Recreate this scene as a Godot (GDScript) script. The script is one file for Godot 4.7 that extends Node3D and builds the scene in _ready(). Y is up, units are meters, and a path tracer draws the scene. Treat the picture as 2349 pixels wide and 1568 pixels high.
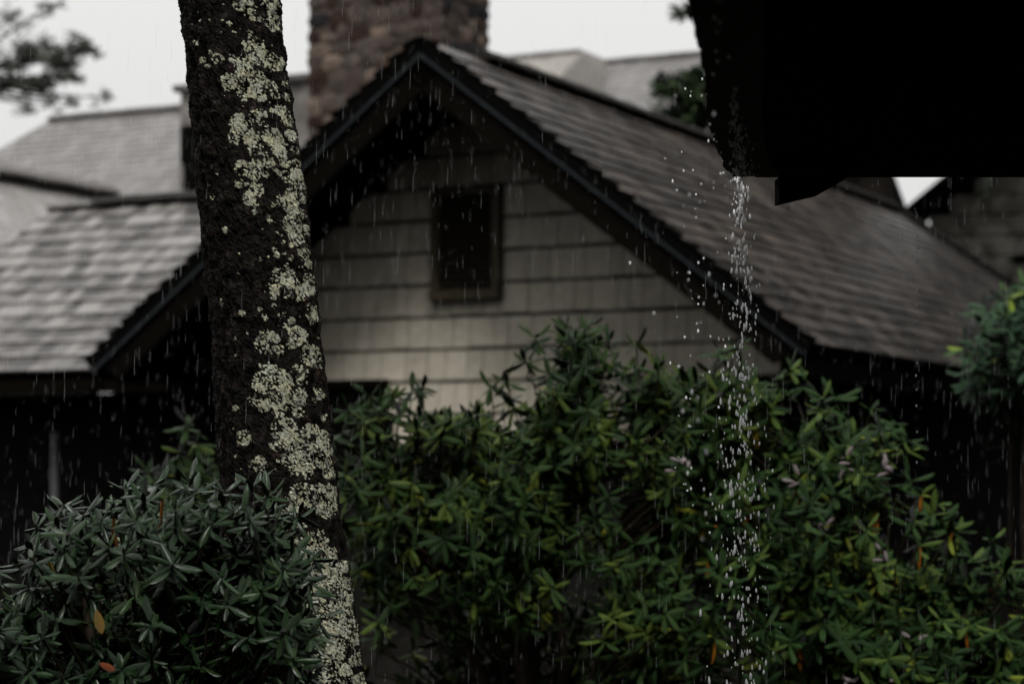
extends Node3D
# A shingled gable house in the rain, seen past a lichen-covered trunk and from under the corner of a porch roof.

const F := 4998.0          # focal length and picture centre of the survey sheet that the distances were taken from
const CX := 1174.5
const CY := 784.0
const PITCH := 0.0569
const EYE := Vector3(0, 1.6, 0)

var rng := RandomNumberGenerator.new()
var mats := {}
var counts := {}

# ------------------------------------------------------------------ helpers
func lin(r: float, g: float, b: float) -> Color:
	return Color(r, g, b).linear_to_srgb()

func noise_tex(freq: float, a: Color, b: Color, kind := 0, size := 512, oct := 4, sd := 1) -> NoiseTexture2D:
	var n := FastNoiseLite.new()
	n.seed = sd
	n.noise_type = [FastNoiseLite.TYPE_SIMPLEX_SMOOTH, FastNoiseLite.TYPE_CELLULAR, FastNoiseLite.TYPE_VALUE_CUBIC][kind]
	n.frequency = freq
	n.fractal_octaves = oct
	var t := NoiseTexture2D.new()
	t.width = size
	t.height = size
	t.seamless = true
	t.noise = n
	var g := Gradient.new()
	g.set_color(0, a)
	g.set_color(1, b)
	t.color_ramp = g
	return t

var tex_cache := {}
func grain(kind: int) -> NoiseTexture2D:
	if not tex_cache.has(kind):
		match kind:
			0: tex_cache[kind] = noise_tex(0.02, Color(0.55, 0.55, 0.55), Color(1, 1, 1), 0, 512, 5, 3)
			1: tex_cache[kind] = noise_tex(0.06, Color(0, 0, 0), Color(1, 1, 1), 0, 512, 4, 5)
			2: tex_cache[kind] = noise_tex(0.05, Color(0, 0, 0), Color(1, 1, 1), 1, 512, 2, 9)
			4: tex_cache[kind] = noise_tex(0.02, Color(0.84, 0.83, 0.81), Color(1, 1, 1), 0, 512, 5, 37)
			3: tex_cache[kind] = noise_tex(0.012, Color(0.35, 0.34, 0.33), Color(1, 1, 1), 0, 512, 5, 21)
	return tex_cache[kind]

# a material of one base colour (linear), mottled by a triplanar noise, with fine relief
func mat(key: String, c: Color, rough: float, mottle := 0, scale := 1.0, bump := 0.0, bump_scale := 8.0) -> StandardMaterial3D:
	if mats.has(key):
		return mats[key]
	var m := StandardMaterial3D.new()
	m.resource_name = key
	m.albedo_color = c
	m.roughness = rough
	m.metallic_specular = 0.45 if c.get_luminance() > 0.25 or key.begins_with("shingle") else (0.12 if c.get_luminance() < 0.1 else 0.22)
	if mottle >= 0:
		m.albedo_texture = grain(mottle)
		m.uv1_triplanar = true
		m.uv1_world_triplanar = true
		m.uv1_scale = Vector3.ONE * scale
	if bump > 0.0:
		m.heightmap_enabled = true
		m.heightmap_texture = grain(1)
		m.heightmap_scale = bump
	mats[key] = m
	return m

func leaf_mat(key: String, c: Color, rough := 0.3, back := 0.0) -> StandardMaterial3D:
	if mats.has(key):
		return mats[key]
	var m := StandardMaterial3D.new()
	m.resource_name = key
	m.albedo_color = c
	m.roughness = rough
	m.metallic_specular = 0.32 if rough < 0.3 else 0.2
	m.heightmap_enabled = true
	m.heightmap_texture = grain(2)
	m.heightmap_scale = 0.12
	m.uv1_triplanar = true
	m.uv1_scale = Vector3(7, 7, 7)
	if rough < 0.2:      # a film of rain water
		m.clearcoat_enabled = true
		m.clearcoat = 0.25
		m.clearcoat_roughness = 0.2
	if back > 0.0:
		m.backlight_enabled = true
		m.backlight = Color(back, back, back)
	mats[key] = m
	return m

func at(px: float, py: float, depth: float) -> Vector3:
	var k := (CY - py) / F
	var s := sin(PITCH)
	var c := cos(PITCH)
	var y := depth * (s + k * c) / (c - k * s)
	return EYE + Vector3((px - CX) / F * (y * s + depth * c), y, -depth)

func seen_at(p: Vector3) -> Vector2:
	var v := p - EYE
	var s := sin(PITCH)
	var c := cos(PITCH)
	var fwd := v.y * s - v.z * c
	if fwd < 0.1:
		return Vector2(-9999, -9999)
	return Vector2(CX + F * v.x / fwd, CY - F * (v.y * c + v.z * s) / fwd)

# the point of the vertical plane z = zw in a frame, along the line of sight
func on_wall(px: float, py: float, inv: Transform3D, zw: float) -> Vector3:
	var a := inv * EYE
	var b := inv * at(px, py, 10.0)
	return a + (b - a) * ((zw - a.z) / (b.z - a.z))

func named(called: String, parent: Node) -> String:
	var key := str(parent.get_instance_id()) + "/" + called
	var n: int = counts.get(key, 0)
	counts[key] = n + 1
	return called if n == 0 else "%s_%03d" % [called, n]

func put(called: String, mesh: Mesh, material: Material, parent: Node = self, xf := Transform3D.IDENTITY) -> MeshInstance3D:
	var o := MeshInstance3D.new()
	o.name = named(called, parent)
	o.mesh = mesh
	o.material_override = material
	o.transform = xf
	parent.add_child(o, true)
	return o

func thing(called: String, label: String, category: String, where := Vector3.ZERO, turn := 0.0, group := "") -> Node3D:
	var o := Node3D.new()
	o.name = named(called, self)
	add_child(o, true)
	o.position = where
	o.rotation.y = turn
	tag(o, label, category, group)
	return o

func tag(o: Node, label: String, category: String, group := "") -> void:
	o.set_meta("label", label)
	o.set_meta("category", category)
	if group:
		o.set_meta("group", group)

func begin() -> SurfaceTool:
	var st := SurfaceTool.new()
	st.begin(Mesh.PRIMITIVE_TRIANGLES)
	return st

func quad(st: SurfaceTool, a: Vector3, b: Vector3, c: Vector3, d: Vector3) -> void:
	for p in [a, b, c, a, c, d]:
		st.add_vertex(p)

# a prism: front outline (any order), pushed along `deep`
func prism(st: SurfaceTool, pts: Array, deep: Vector3) -> void:
	var n := pts.size()
	for i in range(1, n - 1):
		for p in [pts[0], pts[i], pts[i + 1]]:
			st.add_vertex(p)
		for p in [pts[0] + deep, pts[i + 1] + deep, pts[i] + deep]:
			st.add_vertex(p)
	for i in n:
		var a: Vector3 = pts[i]
		var b: Vector3 = pts[(i + 1) % n]
		quad(st, b, a, a + deep, b + deep)

func done(st: SurfaceTool) -> ArrayMesh:
	st.set_smooth_group(-1)
	st.generate_normals()
	return st.commit()

func prism_mesh(pts: Array, deep: Vector3) -> ArrayMesh:
	var st := begin()
	st.set_smooth_group(-1)
	prism(st, pts, deep)
	st.generate_normals()
	return st.commit()

func box_mesh(size: Vector3) -> ArrayMesh:
	# a box with small chamfers along its edges
	var b: float = minf(0.012, minf(size.x, minf(size.y, size.z)) * 0.2)
	var h := size * 0.5
	var st := begin()
	st.set_smooth_group(-1)
	for ax in 3:
		for s in [-1.0, 1.0]:
			var u := (ax + 1) % 3
			var v := (ax + 2) % 3
			var p := []
			for q in [[-1, -1], [1, -1], [1, 1], [-1, 1]]:
				var w := Vector3.ZERO
				w[ax] = s * h[ax]
				w[u] = q[0] * (h[u] - b)
				w[v] = q[1] * (h[v] - b)
				p.append(w)
			if s < 0:
				p.reverse()
			quad(st, p[3], p[2], p[1], p[0])
	for ax in 3:
		var u := (ax + 1) % 3
		var v := (ax + 2) % 3
		for q in [[-1, -1], [1, -1], [1, 1], [-1, 1]]:
			var p := []
			for e in [[-1, 0], [1, 0], [1, 1], [-1, 1]]:
				var w := Vector3.ZERO
				w[ax] = e[0] * (h[ax] - b)
				w[u] = q[0] * (h[u] if e[1] == 0 else h[u] - b)
				w[v] = q[1] * (h[v] - b if e[1] == 0 else h[v])
				p.append(w)
			quad(st, p[0], p[1], p[2], p[3])
	st.generate_normals()
	return st.commit()

func box(called: String, centre: Vector3, size: Vector3, material: Material, parent: Node, turn := Basis.IDENTITY) -> MeshInstance3D:
	return put(called, box_mesh(size), material, parent, Transform3D(turn, centre))

func tube(st: SurfaceTool, path: Array, radii: Array, sides := 7) -> void:
	for i in path.size() - 1:
		var a: Vector3 = path[i]
		var b: Vector3 = path[i + 1]
		var d := (b - a).normalized()
		var u := d.cross(Vector3.UP if absf(d.y) < 0.9 else Vector3.RIGHT).normalized()
		var v := d.cross(u)
		for k in sides:
			var t0 := TAU * k / sides
			var t1 := TAU * (k + 1) / sides
			var e0 := u * cos(t0) + v * sin(t0)
			var e1 := u * cos(t1) + v * sin(t1)
			quad(st, a + e0 * radii[i], a + e1 * radii[i], b + e1 * radii[i + 1], b + e0 * radii[i + 1])

func many(called: String, mesh: Mesh, xfs: Array, colors: Array, material: Material, parent: Node) -> MultiMeshInstance3D:
	var mm := MultiMesh.new()
	mm.transform_format = MultiMesh.TRANSFORM_3D
	mm.use_colors = colors.size() > 0
	mm.mesh = mesh
	mm.instance_count = xfs.size()
	for i in xfs.size():
		mm.set_instance_transform(i, xfs[i])
		if colors.size():
			mm.set_instance_color(i, colors[i])
	var o := MultiMeshInstance3D.new()
	o.name = named(called, parent)
	o.multimesh = mm
	o.material_override = material
	o.set_meta("kind", "stuff")
	parent.add_child(o, true)
	return o

func tinted(key: String, rough: float, bump := 0.0) -> StandardMaterial3D:
	if mats.has(key):
		return mats[key]
	var m := StandardMaterial3D.new()
	m.resource_name = key
	m.roughness = rough
	m.metallic_specular = 0.4 if rough < 0.3 or key.begins_with("shingle") else 0.2
	m.vertex_color_use_as_albedo = true
	if rough < 0.2:
		m.clearcoat_enabled = true
		m.clearcoat = 0.25
		m.clearcoat_roughness = 0.2
	if bump > 0.0:
		m.heightmap_enabled = true
		m.heightmap_texture = grain(2)
		m.heightmap_scale = bump
		m.uv1_triplanar = true
		m.uv1_scale = Vector3(7, 7, 7)
	mats[key] = m
	return m

# ------------------------------------------------------------------ roofs
var tab_mesh: ArrayMesh
func make_tab() -> void:
	# unit roof shingle: x across, z down the slope, y out of the roof; thick at its lower edge
	var st := begin()
	st.set_smooth_group(-1)
	var a := 0.02
	var b := 0.98
	var tl := Vector3(a, 0.15, 0)
	var tr := Vector3(b, 0.15, 0)
	var bl := Vector3(a, 0.86, 0.97)
	var br := Vector3(b, 0.86, 0.97)
	var cl := Vector3(a, 0.66, 1.0)
	var cr := Vector3(b, 0.66, 1.0)
	quad(st, tl, tr, br, bl)
	quad(st, bl, br, cr, cl)
	quad(st, cl, cr, Vector3(b, 0, 1), Vector3(a, 0, 1))
	quad(st, tl, bl, Vector3(a, 0, 1), Vector3(a, 0, 0))
	quad(st, tr, Vector3(b, 0, 0), Vector3(b, 0, 1), br)
	st.generate_normals()
	tab_mesh = st.commit()

# A roof slope given by its corners (top left, top right, bottom right, bottom left). Shingles are laid row by row;
# the `keep` that show largest become parts of their own, the others are joined.
func roof_face(parent: Node3D, deck: String, tl: Vector3, tr: Vector3, br: Vector3, bl: Vector3, row: float, tab: float, keep: int, tones: Array, thick: float, under: Material, hidden: Callable, lift := 0.014) -> MeshInstance3D:
	var r := (tr - tl).normalized()
	var down := bl - tl
	var s := (down - r * down.dot(r)).normalized()
	var n := s.cross(r).normalized()
	if n.y < 0:
		n = -n
	var length := down.dot(s)
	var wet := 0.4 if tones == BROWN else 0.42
	var d := put(deck, prism_mesh([tl, tr, br, bl], -n * thick), under, parent)
	var rows := int(round(length / row))
	var all := []
	var to_world := parent.global_transform if parent.is_inside_tree() else parent.transform
	for i in rows:
		var v0 := length * i / rows
		var v1 := length * (i + 1) / rows
		var f := (v0 + v1) * 0.5 / length
		var x0 := (bl - tl).dot(r) * f
		var x1 := (tr - tl).length() * (1 - f) + (br - tl).dot(r) * f
		var x := x0 - rng.randf() * tab * 0.5
		while x < x1:
			var w := tab * rng.randf_range(0.62, 1.35)
			var a := maxf(x, x0)
			var b := minf(x + w, x1)
			x += w
			if b - a < 0.03:
				continue
			var t := lift * rng.randf_range(0.92, 1.08)
			var high := rng.randf() < 0.45
			if high:
				t *= 1.15
			var p := to_world * (tl + r * (a + b) * 0.5 + s * (v0 + v1) * 0.5)
			var q := seen_at(p)
			var score := (b - a) / p.distance_to(EYE)
			if q.x < -20 or q.x > 2369 or q.y < -20 or q.y > 1590 or hidden.call(q):
				score = -1.0
			var tone := 2 * (rng.randi() % 2)
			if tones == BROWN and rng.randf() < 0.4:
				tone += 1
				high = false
			if high:
				# a thick lower flap, and above it the sunken darker lamina between two teeth
				var cut := v0 + (v1 - v0) * rng.randf_range(0.5, 0.62)
				all.append([score, Transform3D(Basis(r * (b - a), n * t, s * (v1 - cut + 0.01)), tl + r * a + s * cut + n * 0.003), tone])
				all.append([score, Transform3D(Basis(r * (b - a), n * t * 0.5, s * (cut - v0 + 0.012)), tl + r * a + s * v0 + n * 0.003), tone + 1])
			else:
				all.append([score, Transform3D(Basis(r * (b - a), n * t, s * (v1 - v0 + 0.01)), tl + r * a + s * v0 + n * 0.003), tone])
	all.sort_custom(func(p, q): return p[0] > q[0])
	var xfs := []
	var cols := []
	for i in all.size():
		if i < keep and all[i][0] > 0:
			var k: int = all[i][2] % tones.size()
			var c: Color = tones[k]
			put("roof_shingle", tab_mesh, mat("shingle %.3f %.3f" % [c.r, c.b], c.linear_to_srgb(), wet, 0, 6.0, 0.15), d, all[i][1])
		else:
			xfs.append(all[i][1])
			cols.append(tones[all[i][2] % tones.size()])
	if xfs.size():
		many("roof_shingles", tab_mesh, xfs, cols, tinted("shingle field %.2f" % wet, wet), d)
	return d

# a run of cap pieces laid over a ridge or a hip
func ridge_caps(parent: Node, a: Vector3, b: Vector3, width: float, height: float, piece: float, material: Material) -> void:
	var n := maxi(1, int(a.distance_to(b) / piece))
	var dir := (b - a).normalized()
	var side := dir.cross(Vector3.UP).normalized()
	var up := side.cross(dir).normalized()
	var m := prism_mesh([Vector3(-width, -height * 0.9, 0), Vector3(-width, -height * 0.4, 0), Vector3(-0.05, height, 0), Vector3(0.05, height, 0), Vector3(width, -height * 0.4, 0), Vector3(width, -height * 0.9, 0), Vector3(0, 0, 0)], Vector3(0, 0, piece * 1.04))
	for i in n:
		var p := a + (b - a) * (float(i) / n) + up * (0.006 * (i % 2))
		put("ridge_cap", m, material, parent, Transform3D(Basis(side, up, dir), p))

# ------------------------------------------------------------------ leaves
func leaf_mesh(width: float, droop: float, curl: float, twist: float) -> ArrayMesh:
	# along +x, length 1, top side +y
	var st := begin()
	st.set_smooth_group(0)
	var nu := 6
	var nv := 4
	var g := []
	for i in nu + 1:
		var t := float(i) / nu
		var w := width * 0.5 * pow(maxf(0.0, sin(PI * pow(t, 1.15))), 0.58)
		w = maxf(w, 0.012 if t < 0.9 else 0.002)
		var rowp := []
		for j in nv + 1:
			var s := float(j) / nv * 2 - 1
			var y := -droop * t * t - curl * s * s * w * 2.0 - (0.02 if j == nv / 2 and t > 0.05 and t < 0.95 else 0.0)
			y += twist * s * w * t
			rowp.append(Vector3(t, y, s * w))
		g.append(rowp)
	for i in nu:
		for j in nv:
			quad(st, g[i][j], g[i + 1][j], g[i + 1][j + 1], g[i][j + 1])
	st.index()
	st.generate_normals()
	return st.commit()

var leaves: Array = []

func inside(p: Vector3, lobes: Array, skip: int, shrink: float) -> bool:
	for i in lobes.size():
		if i == skip:
			continue
		var q: Vector3 = (p - lobes[i][0]) / (lobes[i][1] * shrink)
		if q.length_squared() < 1.0:
			return true
	return false

# A rhododendron: lobes [centre, radii, whorls], leaf length, list of [weight, colour] tones; keeps up to 300 leaves that show as parts.
func shrub(o: Node3D, lobes: Array, leaf: float, tones: Array, sd: int, rough: float, root: Vector3, inner := 0.5, droopy := 0.3, extra := []) -> void:
	rng.seed = sd
	var gaps := FastNoiseLite.new()    # open pockets between the branches
	gaps.seed = sd
	gaps.noise_type = FastNoiseLite.TYPE_SIMPLEX_SMOOTH
	gaps.frequency = 0.24 / leaf
	gaps.fractal_octaves = 2
	var tips := []
	for li in lobes.size():
		var c: Vector3 = lobes[li][0]
		var rad: Vector3 = lobes[li][1]
		var n: int = lobes[li][2]
		for k in n:
			var y := 1.0 - 2.0 * (k + rng.randf()) / n
			var a := k * 2.399963 + rng.randf() * 0.8
			var e := Vector3(cos(a) * sqrt(maxf(0, 1 - y * y)), y, sin(a) * sqrt(maxf(0, 1 - y * y)))
			for depth in [rng.randf_range(0.9, 1.06), rng.randf_range(0.68, 0.84), inner * rng.randf_range(0.9, 1.25), inner * rng.randf_range(0.6, 1.0)]:
				if depth < 0.88 and rng.randf() > (0.3 if depth > 0.66 else 0.9):
					continue
				var p: Vector3 = c + rad * e * float(depth)
				if p.y < 0.12 or inside(p, lobes, li, 0.9 * minf(1.0, depth)):
					continue
				if e.z < -0.35 and rng.randf() < 0.5:
					continue
				if depth > 0.6 and gaps.get_noise_3dv(p) < (-0.04 if rough > 0.3 else -0.2):
					continue
				tips.append([p, ((e / rad).normalized() * 0.75 + Vector3(0, 0.75, 0.1)).normalized(), depth])
	for t in extra:
		tips.append([t, Vector3(rng.randf_range(-0.3, 0.3), 1, 0.2).normalized(), 1.0])
	var total := 0.0
	for t in tones:
		total += t[0]
	var all := []
	var twigs := begin()
	twigs.set_smooth_group(-1)
	for tip in tips:
		var p: Vector3 = tip[0]
		var ax: Vector3 = tip[1]
		var back := p - ax * leaf * rng.randf_range(1.6, 2.6)
		var base := back.lerp(Vector3(root.x, maxf(0.1, back.y - 0.5), root.z), 0.35)
		tube(twigs, [base, base.lerp(back, 0.55) + Vector3(rng.randfn(), rng.randfn(), rng.randfn()) * leaf * 0.3, back, p], [0.005, 0.0044, 0.0038, 0.0028], 5)
		var n := rng.randi_range(7, 11)
		var u := ax.cross(Vector3.RIGHT if absf(ax.x) < 0.8 else Vector3.FORWARD).normalized()
		var v := ax.cross(u)
		var a0 := rng.randf() * TAU
		var tone_shift := rng.randf()
		for k in n:
			var a := a0 + TAU * k / n + rng.randf_range(-0.25, 0.25)
			var radial := u * cos(a) + v * sin(a)
			var up := float(k % 3) / 2.0
			var th := lerpf(1.9, 0.6, up) + rng.randf_range(-0.3, 0.3)
			var dir := (ax * cos(th) + radial * sin(th) + Vector3(0, -droopy * rng.randf(), 0)).normalized()
			var side := dir.cross(ax)
			if side.length() < 0.05:
				continue
			side = side.normalized()
			var nrm := side.cross(dir).normalized()
			nrm = nrm.rotated(dir, rng.randfn() * 0.3)
			side = dir.cross(nrm).normalized()
			var l := leaf * rng.randf_range(0.65, 1.2)
			var pos := p - ax * rng.randf() * leaf * 0.35
			var pick := fmod(rng.randf() * 0.45 + tone_shift * 0.55, 1.0) * total
			var tone := 0
			while tone < tones.size() - 1 and pick > tones[tone][0]:
				pick -= tones[tone][0]
				tone += 1
			if tones[tone].size() > 2:   # an old leaf, hanging
				dir = (Vector3(0, -1, 0) + radial * 0.3).normalized()
				side = dir.cross(radial).normalized()
				nrm = side.cross(dir).normalized()
			all.append([Transform3D(Basis(dir * l, nrm * l, side * l), pos), rng.randi() % leaves.size(), tone, pos + dir * l * 0.5])
	# which leaves show: the nearest in each small patch of the view
	var cell := {}
	var cs := leaf * F / absf(lobes[0][0].z) * 0.32
	for i in all.size():
		var q := seen_at(all[i][3])
		if q.x < 0 or q.x > 2349 or q.y < 0 or q.y > 1568:
			continue
		var key := Vector2i(q / cs)
		if not cell.has(key) or all[cell[key]][3].z < all[i][3].z:
			cell[key] = i
	var show := cell.values()
	show.sort_custom(func(a, b): return all[a][3].z > all[b][3].z)
	var own := {}
	for i in mini(300, show.size()):
		own[show[int(float(i) * show.size() / mini(300, show.size()))]] = true
	var xfs := []
	var cols := []
	for v in leaves.size():
		xfs.append([])
		cols.append([])
	for i in all.size():
		var tone: int = all[i][2]
		var c: Color = tones[tone][1]
		if own.has(i):
			put("leaf", leaves[all[i][1]], leaf_mat("leaf %.3f %.3f %.3f %.2f" % [c.r, c.g, c.b, rough], c.linear_to_srgb(), rough, 0.25), o, all[i][0])
		else:
			xfs[all[i][1]].append(all[i][0])
			cols[all[i][1]].append(c * rng.randf_range(0.8, 1.2))
	for v in leaves.size():
		if xfs[v].size():
			many("foliage", leaves[v], xfs[v], cols[v], tinted("foliage %.2f" % rough, rough, 0.12), o)
	twigs.generate_normals()
	var tw := put("twigs", twigs.commit(), mat("twig", lin(0.03, 0.024, 0.012), 0.6, 0, 3.0), o)
	tw.set_meta("kind", "stuff")
	var st := begin()
	st.set_smooth_group(0)
	for k in 5:
		var a := TAU * k / 5
		var l: Array = lobes[k % lobes.size()]
		var e: Vector3 = l[0] + l[1] * Vector3(cos(a) * 0.4, 0.1, sin(a) * 0.4)
		tube(st, [root + Vector3(cos(a) * 0.08, -0.05, sin(a) * 0.08), root.lerp(e, 0.5) + Vector3(cos(a), 0, sin(a)) * 0.1, e], [0.035, 0.024, 0.01], 7)
	st.generate_normals()
	put("stem", st.commit(), mat("bark stem", lin(0.05, 0.035, 0.025), 0.7, 0, 4.0), o)

# leafy clumps of a distant tree: [centre, radius, leaves]
func crown(o: Node3D, clumps: Array, leaf: float, tone: Color, sd: int, called := "crown") -> void:
	rng.seed = sd
	var xfs := []
	var cols := []
	for c in clumps:
		var subs := []
		for k in 5 + int(c[2] / 60.0):
			subs.append(c[0] + Vector3(rng.randfn(), rng.randfn() * 0.8, rng.randfn()) * c[1] * 0.42)
		for k in int(c[2]):
			var s: Vector3 = subs[rng.randi() % subs.size()]
			var p: Vector3 = s + Vector3(rng.randfn(), rng.randfn() * 0.7, rng.randfn()) * c[1] * 0.17
			var b := Basis.from_euler(Vector3(rng.randf_range(-0.9, 0.9), rng.randf() * TAU, rng.randf_range(-0.9, 0.9)))
			xfs.append(Transform3D(b.scaled_local(Vector3.ONE * leaf * rng.randf_range(0.6, 1.3)), p))
			cols.append(tone * rng.randf_range(0.6, 1.4))
	many(called, leaves[0], xfs, cols, tinted("far foliage", 0.5), o)

# ------------------------------------------------------------------ the trunk
const EDGES := [[-60, 407, 632], [0, 414, 640], [100, 425, 648], [200, 434, 661], [260, 440, 671], [330, 447, 684], [430, 455, 697], [480, 458, 703], [560, 465, 712], [650, 474, 721], [740, 485, 730], [800, 490, 735], [900, 495, 747], [960, 500, 752], [1000, 503, 757], [1090, 508, 768], [1200, 512, 778], [1290, 518, 795], [1400, 525, 810], [1490, 532, 824], [1568, 538, 834], [1700, 540, 852], [2300, 500, 960]]
const LICHEN_A := [[690, 40, 55], [710, 150, 40], [715, 200, 25], [500, 95, 40], [560, 70, 28], [575, 140, 22], [630, 180, 20], [545, 370, 28], [600, 330, 20], [610, 420, 75], [650, 470, 40], [510, 490, 45], [450, 460, 25], [570, 600, 90], [430, 620, 55], [620, 690, 50], [530, 700, 45], [690, 630, 40], [725, 690, 25], [360, 460, 38], [240, 460, 20], [290, 505, 16], [700, 410, 22], [720, 480, 40], [760, 440, 20], [780, 590, 25], [795, 680, 25], [640, 830, 38], [640, 880, 25], [520, 920, 80], [480, 990, 45], [580, 1000, 50], [610, 1060, 45], [720, 980, 62], [760, 1070, 45], [790, 1140, 35], [700, 1150, 30], [770, 790, 40], [800, 850, 35], [830, 950, 38], [850, 1040, 25], [860, 1130, 25], [870, 1200, 35], [530, 1200, 50], [620, 1180, 42], [600, 1250, 35], [505, 1300, 30], [555, 1305, 15], [615, 1340, 45], [570, 1400, 40], [610, 1440, 20], [850, 1270, 50], [860, 1360, 50], [790, 1400, 42], [830, 1440, 40], [880, 1480, 35], [830, 1545, 40]]
const LICHEN_B := [[740, 60, 60], [760, 120, 45], [720, 160, 40], [640, 115, 15], [635, 260, 18], [720, 275, 20], [800, 230, 35], [830, 300, 30], [835, 400, 30], [830, 480, 40], [690, 420, 75], [660, 490, 60], [740, 500, 60], [600, 460, 30], [405, 650, 22], [560, 680, 20], [530, 628, 14], [670, 665, 22], [735, 700, 22], [580, 850, 75], [640, 900, 45], [770, 800, 55], [730, 860, 30], [855, 650, 40], [850, 890, 40], [830, 950, 45], [890, 930, 30], [785, 1040, 45], [890, 1000, 20], [610, 1130, 115], [560, 1250, 60], [650, 1240, 80], [690, 1160, 50], [480, 1230, 35], [660, 1310, 50], [780, 1210, 55], [780, 1310, 35], [910, 1190, 25], [935, 1340, 20], [690, 1420, 75], [660, 1500, 65], [740, 1480, 50], [420, 1480, 48], [360, 1290, 22], [870, 1480, 80], [900, 1550, 60], [760, 1560, 60]]
const LICHEN_C := [[240, 140, 45], [470, 110, 85], [510, 180, 50], [360, 10, 45], [610, 50, 50], [620, 130, 40], [660, 200, 35], [500, 350, 80], [450, 390, 60], [590, 330, 60], [640, 420, 60], [680, 350, 35], [570, 700, 110], [530, 640, 60], [500, 740, 60], [600, 920, 120], [680, 870, 60], [740, 800, 35], [700, 960, 90], [760, 900, 25], [620, 1100, 150], [740, 1060, 70], [720, 1200, 100], [600, 1250, 60], [650, 1350, 100], [800, 1250, 60], [830, 1400, 40], [700, 1480, 90], [850, 1530, 40], [640, 1500, 70]]

func edge(y: float) -> Vector2:   # (centre, half width) of the trunk at a height of the survey sheet
	for i in EDGES.size() - 1:
		var a: Array = EDGES[i]
		var b: Array = EDGES[i + 1]
		if y <= b[0] or i == EDGES.size() - 2:
			var t: float = (y - a[0]) / (b[0] - a[0])
			var l := lerpf(a[1], b[1], t)
			var r := lerpf(a[2], b[2], t)
			return Vector2((l + r) * 0.5, (r - l) * 0.5)
	return Vector2.ZERO

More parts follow.
